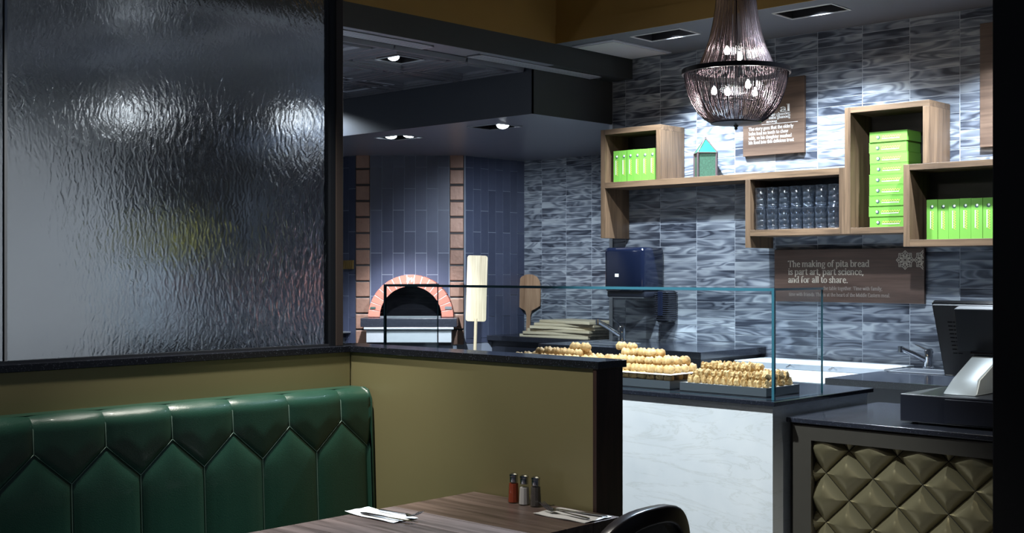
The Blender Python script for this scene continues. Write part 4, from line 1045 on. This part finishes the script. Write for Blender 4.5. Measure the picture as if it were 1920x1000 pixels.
# small shelf things left of the oven
sh = thing('steel_wall_shelf', 'bright steel shelf on the slate tiles left of the oven', 'shelf', (7.1, 9.1, .93))
MB().box(6.95, 7.166, 8.78, 9.45, .945, .958).build('board', M_steel, sh, bevel=.002)
for yy in (8.86, 9.3): MB().prism([(7.166, yy, .945), (6.99, yy, .945), (7.166, yy, .84)], (0, .01, 0)).build('bracket', M_darksteel, sh)
lg = thing('brass_rail', 'ribbed brass rail on the slate tiles left of the oven', 'rail', (7.15, 9.1, 1.53))
MB().box(7.150, 7.166, 8.735, 9.5, 1.59, 1.605).build('top_bar', M_gold, lg)
for q in range(30): MB().box(7.152, 7.166, 8.737+.0255*q, 8.737+.0255*q+.019, 1.525, 1.59).build('rib', M_gold, lg)

# ------------------------------------------------------------------ walnut wall shelves
wsf = thing('walnut_wall_shelves', 'staggered walnut box shelves mounted on the tiled wall', 'shelf', (6.8, 4.2, 1.65))
XB = XW-.0075
def board(y0, y1, z0, z1, vert=False, name='board', x0=XS, x1=XB, mat=None):
    return MB().box(x0, x1, y0, y1, z0, z1).build(name, mat or (M_woodv if vert else M_wood), wsf, bevel=.0012, origin=((x0+x1)/2, (y0+y1)/2, (z0+z1)/2))
board(5.395, 5.432, 1.733, 2.482, True)
board(4.921, 5.395, 2.446, 2.482)
board(4.921, 4.957, 2.117, 2.446, True)
board(3.615, 5.395, 2.077, 2.117)
board(4.228, 4.263, 1.651, 2.077, True)
board(3.615, 4.228, 1.723, 1.761)
board(3.579, 3.615, 1.723, 2.117, True)
board(3.541, 3.579, 1.723, 2.468, True)
board(3.057, 3.541, 2.434, 2.468)
board(3.057, 3.096, 2.111, 2.434, True)
board(3.212, 3.541, 1.723, 1.759)
board(3.174, 3.212, 1.643, 2.111, True)
board(2.30, 3.174, 2.077, 2.111)
board(2.30, 3.174, 1.643, 1.682)
board(2.262, 2.30, 1.643, 2.111, True)
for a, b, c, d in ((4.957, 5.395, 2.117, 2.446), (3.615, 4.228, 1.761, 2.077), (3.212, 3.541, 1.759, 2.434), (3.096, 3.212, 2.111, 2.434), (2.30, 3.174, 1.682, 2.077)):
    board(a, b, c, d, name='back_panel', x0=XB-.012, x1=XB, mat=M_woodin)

# green boxes
def marks(t, yc, z0, along, L_, parent):
    """round badge, gold zigzag print and a white line; along 'v' runs down, 'h' runs to the right"""
    x = 6.7 - .0006 if parent is None else parent
    mb1, mb2, mb3 = MB(), MB(), MB(); X = x
    if along == 'v': f = lambda a, b: Vector((X, yc - b, z0 - a))
    else: f = lambda a, b: Vector((X, yc - a, z0 + b))
    c = [f(.011*math.cos(2*PI*i/14), .011*math.sin(2*PI*i/14)) for i in range(14)]
    mb1.add(c, [tuple(range(14))])
    c = [f(-.004+.0065*math.cos(2*PI*i/12), .0025+.0065*math.sin(2*PI*i/12))+Vector((-.0004, 0, 0)) for i in range(12)]
    mb3.add(c, [tuple(range(12))])
    n = 15; zig = [(.024 + L_*i/n, .010 if i % 2 else -.002) for i in range(n+1)]
    for p, q in zip(zig, zig[1:]):
        d = Vector((q[0]-p[0], q[1]-p[1])).normalized(); nx, ny = -d.y*.0013, d.x*.0013
        mb2.add([f(p[0]+nx, p[1]+ny), f(p[0]-nx, p[1]-ny), f(q[0]-nx, q[1]-ny), f(q[0]+nx, q[1]+ny)], [(0,1,2,3)])
    mb3.add([f(.024, -.010), f(.024+L_*.93, -.010), f(.024+L_*.93, -.006), f(.024, -.006)], [(0,1,2,3)])
    mb1.build('badge', M_printk, t, recalc=False); mb2.build('gold_print', M_print, t, recalc=False); mb3.build('white_print', M_printw, t, recalc=False)
def upright_box(x0, y0, z0, wd, h, depth, label, group, i):
    t = thing('pastry_box', label, 'box', (x0+depth/2, y0+wd/2, z0), group=group)
    MB().box(x0, x0+depth, y0+.0006, y0+wd-.0006, z0+.0008, z0+h).build('carton', M_green, t, bevel=.0012)
    marks(t, y0+wd/2, z0+h-.042, 'v', .105, x0-.0006)
for i in range(6):
    y1 = 5.360 - .0605*i
    upright_box(6.70+random.uniform(-.004, .004), y1-.0605, 2.117, .0605, .216+random.uniform(-.002, .002), .19, 'upright lime green pastry box, %s from the lantern' % ('sixth', 'fifth', 'fourth', 'third', 'second', 'first')[i], 'six upright green boxes beside the lantern', i)
for i in range(6):
    y1 = 3.106 - .0645*i
    upright_box(6.72+random.uniform(-.004, .004), y1-.0645, 1.682, .0645, .226+random.uniform(-.002, .002), .18, 'upright lime green pastry box in the low shelf, %s from the tall stack' % ('first', 'second', 'third', 'fourth', 'fifth', 'sixth')[i], 'upright green boxes in the low shelf', i)
upright_box(6.72, 3.106-.0645*7, 1.682, .0645, .226, .18, 'upright lime green pastry box in the low shelf, last from the tall stack', 'upright green boxes in the low shelf', 6)
ON = ['bottom', 'second', 'third', 'fourth', 'fifth', 'sixth', 'seventh', 'eighth', 'top']
for i in range(9):
    z0 = 1.759 + .0622*i; j = random.uniform(-.004, .004)
    t = thing('pastry_box', 'lime green pastry box, %s of the tall stack of nine' % (ON[i] if i in (0, 8) else ON[i] + ' from the bottom'), 'box', (6.80, 3.34, z0), group='stack of nine green boxes')
    x0 = 6.715+random.uniform(-.004, .004)
    MB().box(x0, x0+.18, 3.222+j, 3.455+j, z0+.0006, z0+.0617).build('carton', M_green, t, bevel=.0012)
    MB().box(x0-.0006, x0+.15, 3.2215+j, 3.4555+j, z0+.0575, z0+.0612).build('lid_flap', M_green, t)
    marks(t, 3.400+j, z0+.028, 'h', .115, x0-.0008)

# tumblers, two tiers
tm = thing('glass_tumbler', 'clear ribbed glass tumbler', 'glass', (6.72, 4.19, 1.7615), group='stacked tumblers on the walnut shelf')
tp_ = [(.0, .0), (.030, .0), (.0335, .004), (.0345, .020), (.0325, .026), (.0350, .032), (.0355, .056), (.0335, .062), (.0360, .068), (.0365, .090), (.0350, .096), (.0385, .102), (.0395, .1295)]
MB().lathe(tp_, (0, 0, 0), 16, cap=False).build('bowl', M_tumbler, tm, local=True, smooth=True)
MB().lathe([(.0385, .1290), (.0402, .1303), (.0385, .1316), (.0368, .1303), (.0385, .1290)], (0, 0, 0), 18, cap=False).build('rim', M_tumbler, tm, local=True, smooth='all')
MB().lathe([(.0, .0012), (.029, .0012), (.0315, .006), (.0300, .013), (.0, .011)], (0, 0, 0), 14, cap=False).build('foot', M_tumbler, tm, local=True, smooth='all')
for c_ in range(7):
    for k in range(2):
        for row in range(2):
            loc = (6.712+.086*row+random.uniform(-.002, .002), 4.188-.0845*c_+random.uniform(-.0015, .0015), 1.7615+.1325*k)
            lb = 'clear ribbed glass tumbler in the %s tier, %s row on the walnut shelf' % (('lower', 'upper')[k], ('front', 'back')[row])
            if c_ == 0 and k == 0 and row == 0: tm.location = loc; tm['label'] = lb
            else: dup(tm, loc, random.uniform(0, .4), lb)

# lantern
ln = thing('green_lantern', 'green glass lantern with a pyramid roof on the walnut shelf', 'lantern', (6.78, 4.651, 2.117))
def lant(z, r): return [(6.78+r*math.cos(a), 4.651+r*math.sin(a), z) for a in (math.radians(d) for d in (180+1, 271, 1, 91))]
r_ = .092
MB().prism(lant(2.118, r_-.006), (0, 0, .158)).build('fretwork', M_lfret, ln)
for q in lant(2.118, r_-.006): MB().box(q[0]-.006, q[0]+.006, q[1]-.006, q[1]+.006, 2.118, 2.280).build('corner_post', M_liron, ln)
mb = MB(); b_ = lant(2.279, r_); mb.add(b_+[(6.78, 4.651, 2.376)], [(0,1,4),(1,2,4),(2,3,4),(3,0,4),(3,2,1,0)]); mb.build('roof_glass', M_lgreen, ln)
for q in b_: MB().tube([q, (6.78, 4.651, 2.379)], .0042, 6).build('roof_rib', M_liron, ln)
MB().tube(b_+[b_[0]], .004, 6).build('eaves', M_liron, ln)
MB().lathe([(.004, 0), (.006, .006), (.003, .012), (.001, .016)], (6.78, 4.651, 2.376), 10).build('finial', M_black, ln)

# ------------------------------------------------------------------ wooden signs
XF = XW-.030
s1 = thing('pita_sign', 'long dark walnut sign about pita bread with a lattice emblem', 'sign', (6.9, 3.7, 1.31))
MB().box(XF, XW-.0075, 3.203, 4.205, 1.312, 1.641).build('board', M_sign, s1, bevel=.0015)
XT = XF-.0008
for t_, z, y1 in (('The making of pita bread', 1.531, 3.549), ('is part art, part science,', 1.482, 3.585), ('and for all to share.', 1.432, 3.690)):
    lettering('lettering', t_, (XT, 4.105, z), .0265, 4.105-y1, M_text, s1, 1.15)
lettering('lettering', 'the table together. Time with family,', (XT, 3.86, 1.388), .0150, 3.86-3.465, M_text2, s1)
lettering('lettering', 'time with friends. This is at the heart of the Middle Eastern meal.', (XT, 4.100, 1.348), .0150, 4.100-3.415, M_text2, s1)
def emblem(cy_, cz, R_, edge=None):
    mb = MB()
    def P(rr, ang): return (rr*math.cos(math.radians(ang)), rr*math.sin(math.radians(ang)))
    S = []
    star = [P(R_ if i % 2 == 0 else R_*.765, 22.5*i) for i in range(17)]; S.append(star)
    S.append([P(R_*.16 if i % 2 else R_*.20, 22.5*i) for i in range(17)])
    for k in range(8):
        a = 45*k
        S.append([P(R_*.24, a), P(R_*.52, a-15), P(R_*.84, a), P(R_*.52, a+15), P(R_*.24, a)])
        S.append([P(R_*.30, a+22.5), P(R_*.70, a+22.5)])
        S.append([P(R_*.50, a+15), P(R_*.62, a+22.5), P(R_*.50, a+30)])
    for s_ in S:
        for p, q in zip(s_, s_[1:]):
            if edge is not None and (cy_-p[0] < edge or cy_-q[0] < edge): continue
            pen_quads(mb, [p, q], Vector((XT, cy_, cz)), Vector((0,-1,0)), Z, R_*.075, R_*.06, True)
    if edge is not None:
        for yy in (edge,): pass
    return mb.build('lattice_emblem', M_text, s1, recalc=False)
emblem(3.321, 1.570, .0555); emblem(3.210, 1.570, .0555, edge=3.2035)
s2 = thing('story_sign', 'upright walnut sign with a story behind the chandelier', 'sign', (6.9, 4.2, 2.25))
MB().box(XF, XW-.0075, 3.991, 4.441, 2.252, 2.735).build('board', M_sign2, s2, bevel=.0015)
lettering('lettering', 'al', (XT, 4.165, 2.520), .030, .076, M_textw, s2, 1.2)
lettering('lettering', 'the ghanoug', (XT, 4.235, 2.500), .0125, .145, M_textw, s2, 1.4)
lettering('lettering', 'baba ghanoug', (XT, 4.245, 2.480), .0125, .155, M_textw, s2, 1.4)
lettering('lettering', 'anoug', (XT, 4.265, 2.4585), .0105, .080, M_textw, s2, 1.2)
MB().box(XT, XT+.0006, 4.036, 4.30, 2.4475, 2.4495).build('rule', M_textw, s2)
for t_, z, y1 in (('The story goes that the elderly', 2.416, 4.068), ('baba had no teeth to chew', 2.386, 4.106), ('with, so his daughter mashed', 2.357, 4.080), ('his food into this delicious treat', 2.328, 4.064)):
    lettering('lettering', t_, (XT, 4.396, z), .0142, 4.396-y1, M_textw, s2, 1.05)
s3 = MB().box(XF, XW-.0075, 2.30, 2.874, 2.205, 2.905).build('blank_sign', M_sign2, bevel=.0015, origin=(6.91, 2.6, 2.2)); tag(s3, 'walnut sign board half hidden by the black column', 'sign')

# ------------------------------------------------------------------ chandelier
cx_, cy_ = 5.365, 3.494; zr = 2.520
cl = thing('chandelier', 'bell-shaped chandelier draped in fine dark bronze chains', 'chandelier', (cx_, cy_, zr))
k_ = 6.3/2317
up = [(73, 0), (66, 20), (57, 40), (49, 62), (43, 88), (38, 118), (35, 150), (33, 185), (32, 220)]
lo = [(97, 4), (93.5, 22), (88, 41), (81, 58), (71, 74), (59, 87), (47, 95)]
def strands(prof, n, sgn, r, jit):
    mb = MB()
    for i in range(n):
        a = 2*PI*(i+random.uniform(-.3, .3))/n; w_ = random.uniform(-jit, jit)
        path = [(cx_+math.cos(a)*(R_*k_+w_*math.sin(PI*j/(len(prof)-1))), cy_+math.sin(a)*(R_*k_+w_*math.sin(PI*j/(len(prof)-1))), zr+sgn*h*k_) for j, (R_, h) in enumerate(prof)]
        mb.tube(path, r, 4, False)
    return mb
o = strands(up, 150, 1, .0021, .003).build('upper_chains', M_chain, cl, recalc=False, smooth='all'); o['kind'] = 'stuff'
o = strands(lo, 190, -1, .0021, .004).build('lower_chains', M_chain, cl, recalc=False, smooth='all'); o['kind'] = 'stuff'
R_ = 101*k_
MB().lathe([(R_-.012, -.012), (R_, -.012), (R_, .012), (R_-.012, .012), (R_-.012, -.012)], (cx_, cy_, zr), 64, cap=False).build('ring', M_ring, cl, smooth=True)
MB().lathe([(48*k_, .004), (47*k_, -.006), (20*k_, -.013), (10*k_, -.015)], (cx_, cy_, zr-95*k_), 32).build('bottom_plate', M_ring, cl, smooth=True)
MB().lathe([(.014, 0), (.012, -.006), (.006, -.012), (.009, -.019), (.001, -.026)], (cx_, cy_, zr-95*k_-.014), 14).build('finial', M_ring, cl, smooth=True)
MB().tube([(cx_, cy_, zr-.10), (cx_, cy_, 3.86)], .008, 8).build('stem', M_ring, cl, smooth=True)
MB().lathe([(.085, 0), (.095, .02), (.06, .05), (.012, .08)], (cx_, cy_, zr+220*k_), 24).build('top_cap', M_ring, cl, smooth=True)
for u_, dp, h in ((-40, .02, -37), (-22, -.10, -45), (16, -.09, -31), (37, .03, -39), (-18, -.02, 36), (10, .05, 30)):
    c = Vector((cx_, cy_, zr+h*k_)) + Vector((RT[0], RT[1], 0))*(u_*k_) + Vector((FW[0], FW[1], 0))*dp
    arm = MB().tube([(cx_, cy_, c.z-.03), (c.x, c.y, c.z-.035), (c.x, c.y, c.z-.012)], [.004, .004, .007], 6).build('lamp_arm', M_ring, cl, smooth=True)
    MB().lathe([(.004, -.016), (.0135, -.005), (.015, .004), (.010, .02), (.001, .032)], tuple(c), 10).build('bulb', M_bulb, arm, smooth='all')

# ------------------------------------------------------------------ kitchen things blurred behind the water glass
kc = thing('kitchen_counter', 'long stainless counter glimpsed through the water glass', 'counter', (5.9, 9.3, 0))
MB().box(4.85, 6.95, 9.0, 9.62, .90, .94).build('top', M_steel, kc, bevel=.004)
MB().box(4.90, 6.90, 9.05, 9.6, 0, .90).build('cabinet', M_darksteel, kc)
fg = thing('tall_fridge', 'tall dark fridge glimpsed through the water glass', 'fridge', (5.2, 9.9, 0))
MB().box(4.80, 5.9, 9.75, 10.4, 0, 2.1).build('body', M_dark, fg, bevel=.01)
MB().box(4.82, 5.34, 9.735, 9.75, .1, 2.05).build('door', M_greyplast2, fg, bevel=.004)
MB().box(5.36, 5.88, 9.735, 9.75, .1, 2.05).build('door', M_greyplast2, fg, bevel=.004)
for xx in (5.30, 5.40): MB().tube([(xx, 9.71, .9), (xx, 9.71, 1.4)], .012, 8).build('handle', M_chrome, fg, smooth=True)
hs = thing('hanging_utensil_rail', 'steel rail and shelf glimpsed through the water glass', 'rail', (5.4, 8.6, 1.75))
MB().box(5.12, 6.31, 8.8, 9.1, 1.58, 1.60).build('shelf_board', M_steel, hs)
for q in range(5): MB().tube([(5.35+.2*q, 8.82, 1.58), (5.35+.2*q, 8.82, 1.30)], .02, 8).build('utensil', M_chrome, hs, smooth=True)
MB().box(5.12, 5.14, 8.8, 9.1, 1.60, 2.86).build('hanger', M_darksteel, hs); MB().box(6.29, 6.31, 8.8, 9.1, 1.60, 2.56).build('hanger', M_darksteel, hs)
yj = thing('yellow_jug', 'yellow jug glimpsed through the water glass', 'jug', (5.42, 8.95, 1.60))
MB().lathe([(.09, 0), (.10, .02), (.095, .2), (.06, .30), (.065, .33)], (5.42, 8.95, 1.601), 20).build('body', M_yellow, yj, smooth=True)
MB().tube([(5.32, 8.95, 1.86), (5.26, 8.95, 1.82), (5.27, 8.95, 1.70), (5.33, 8.95, 1.66)], .012, 8).build('handle', M_yellow, yj, smooth=True)

for (px_, py_, pz_, e_, lb) in ((4.38, 5.84, 2.385, 1, 'added glowing globe pendant just behind the water glass'), (3.86, 6.83, 2.455, 2, 'added glowing globe pendant in front of the pale kitchen wall')):  # invented pendants, added to light the tin ceiling and put highlights in the glass
    gp = thing('added_globe_pendant', lb, 'added lamp', (px_, py_, pz_))
    MB().lathe([(.004, -.06), (.03, -.052), (.052, -.03), (.06, 0), (.052, .03), (.03, .052), (.004, .06)], (px_, py_, pz_), 20).build('globe', M_globe, gp, smooth='all')
    MB().tube([(px_, py_, pz_+.058), (px_, py_, pz_+.085)], .018, 10).build('socket', M_black, gp)
    MB().tube([(px_, py_, pz_+.08), (px_, py_, 2.858)], .004, 6).build('cord', M_black, gp)
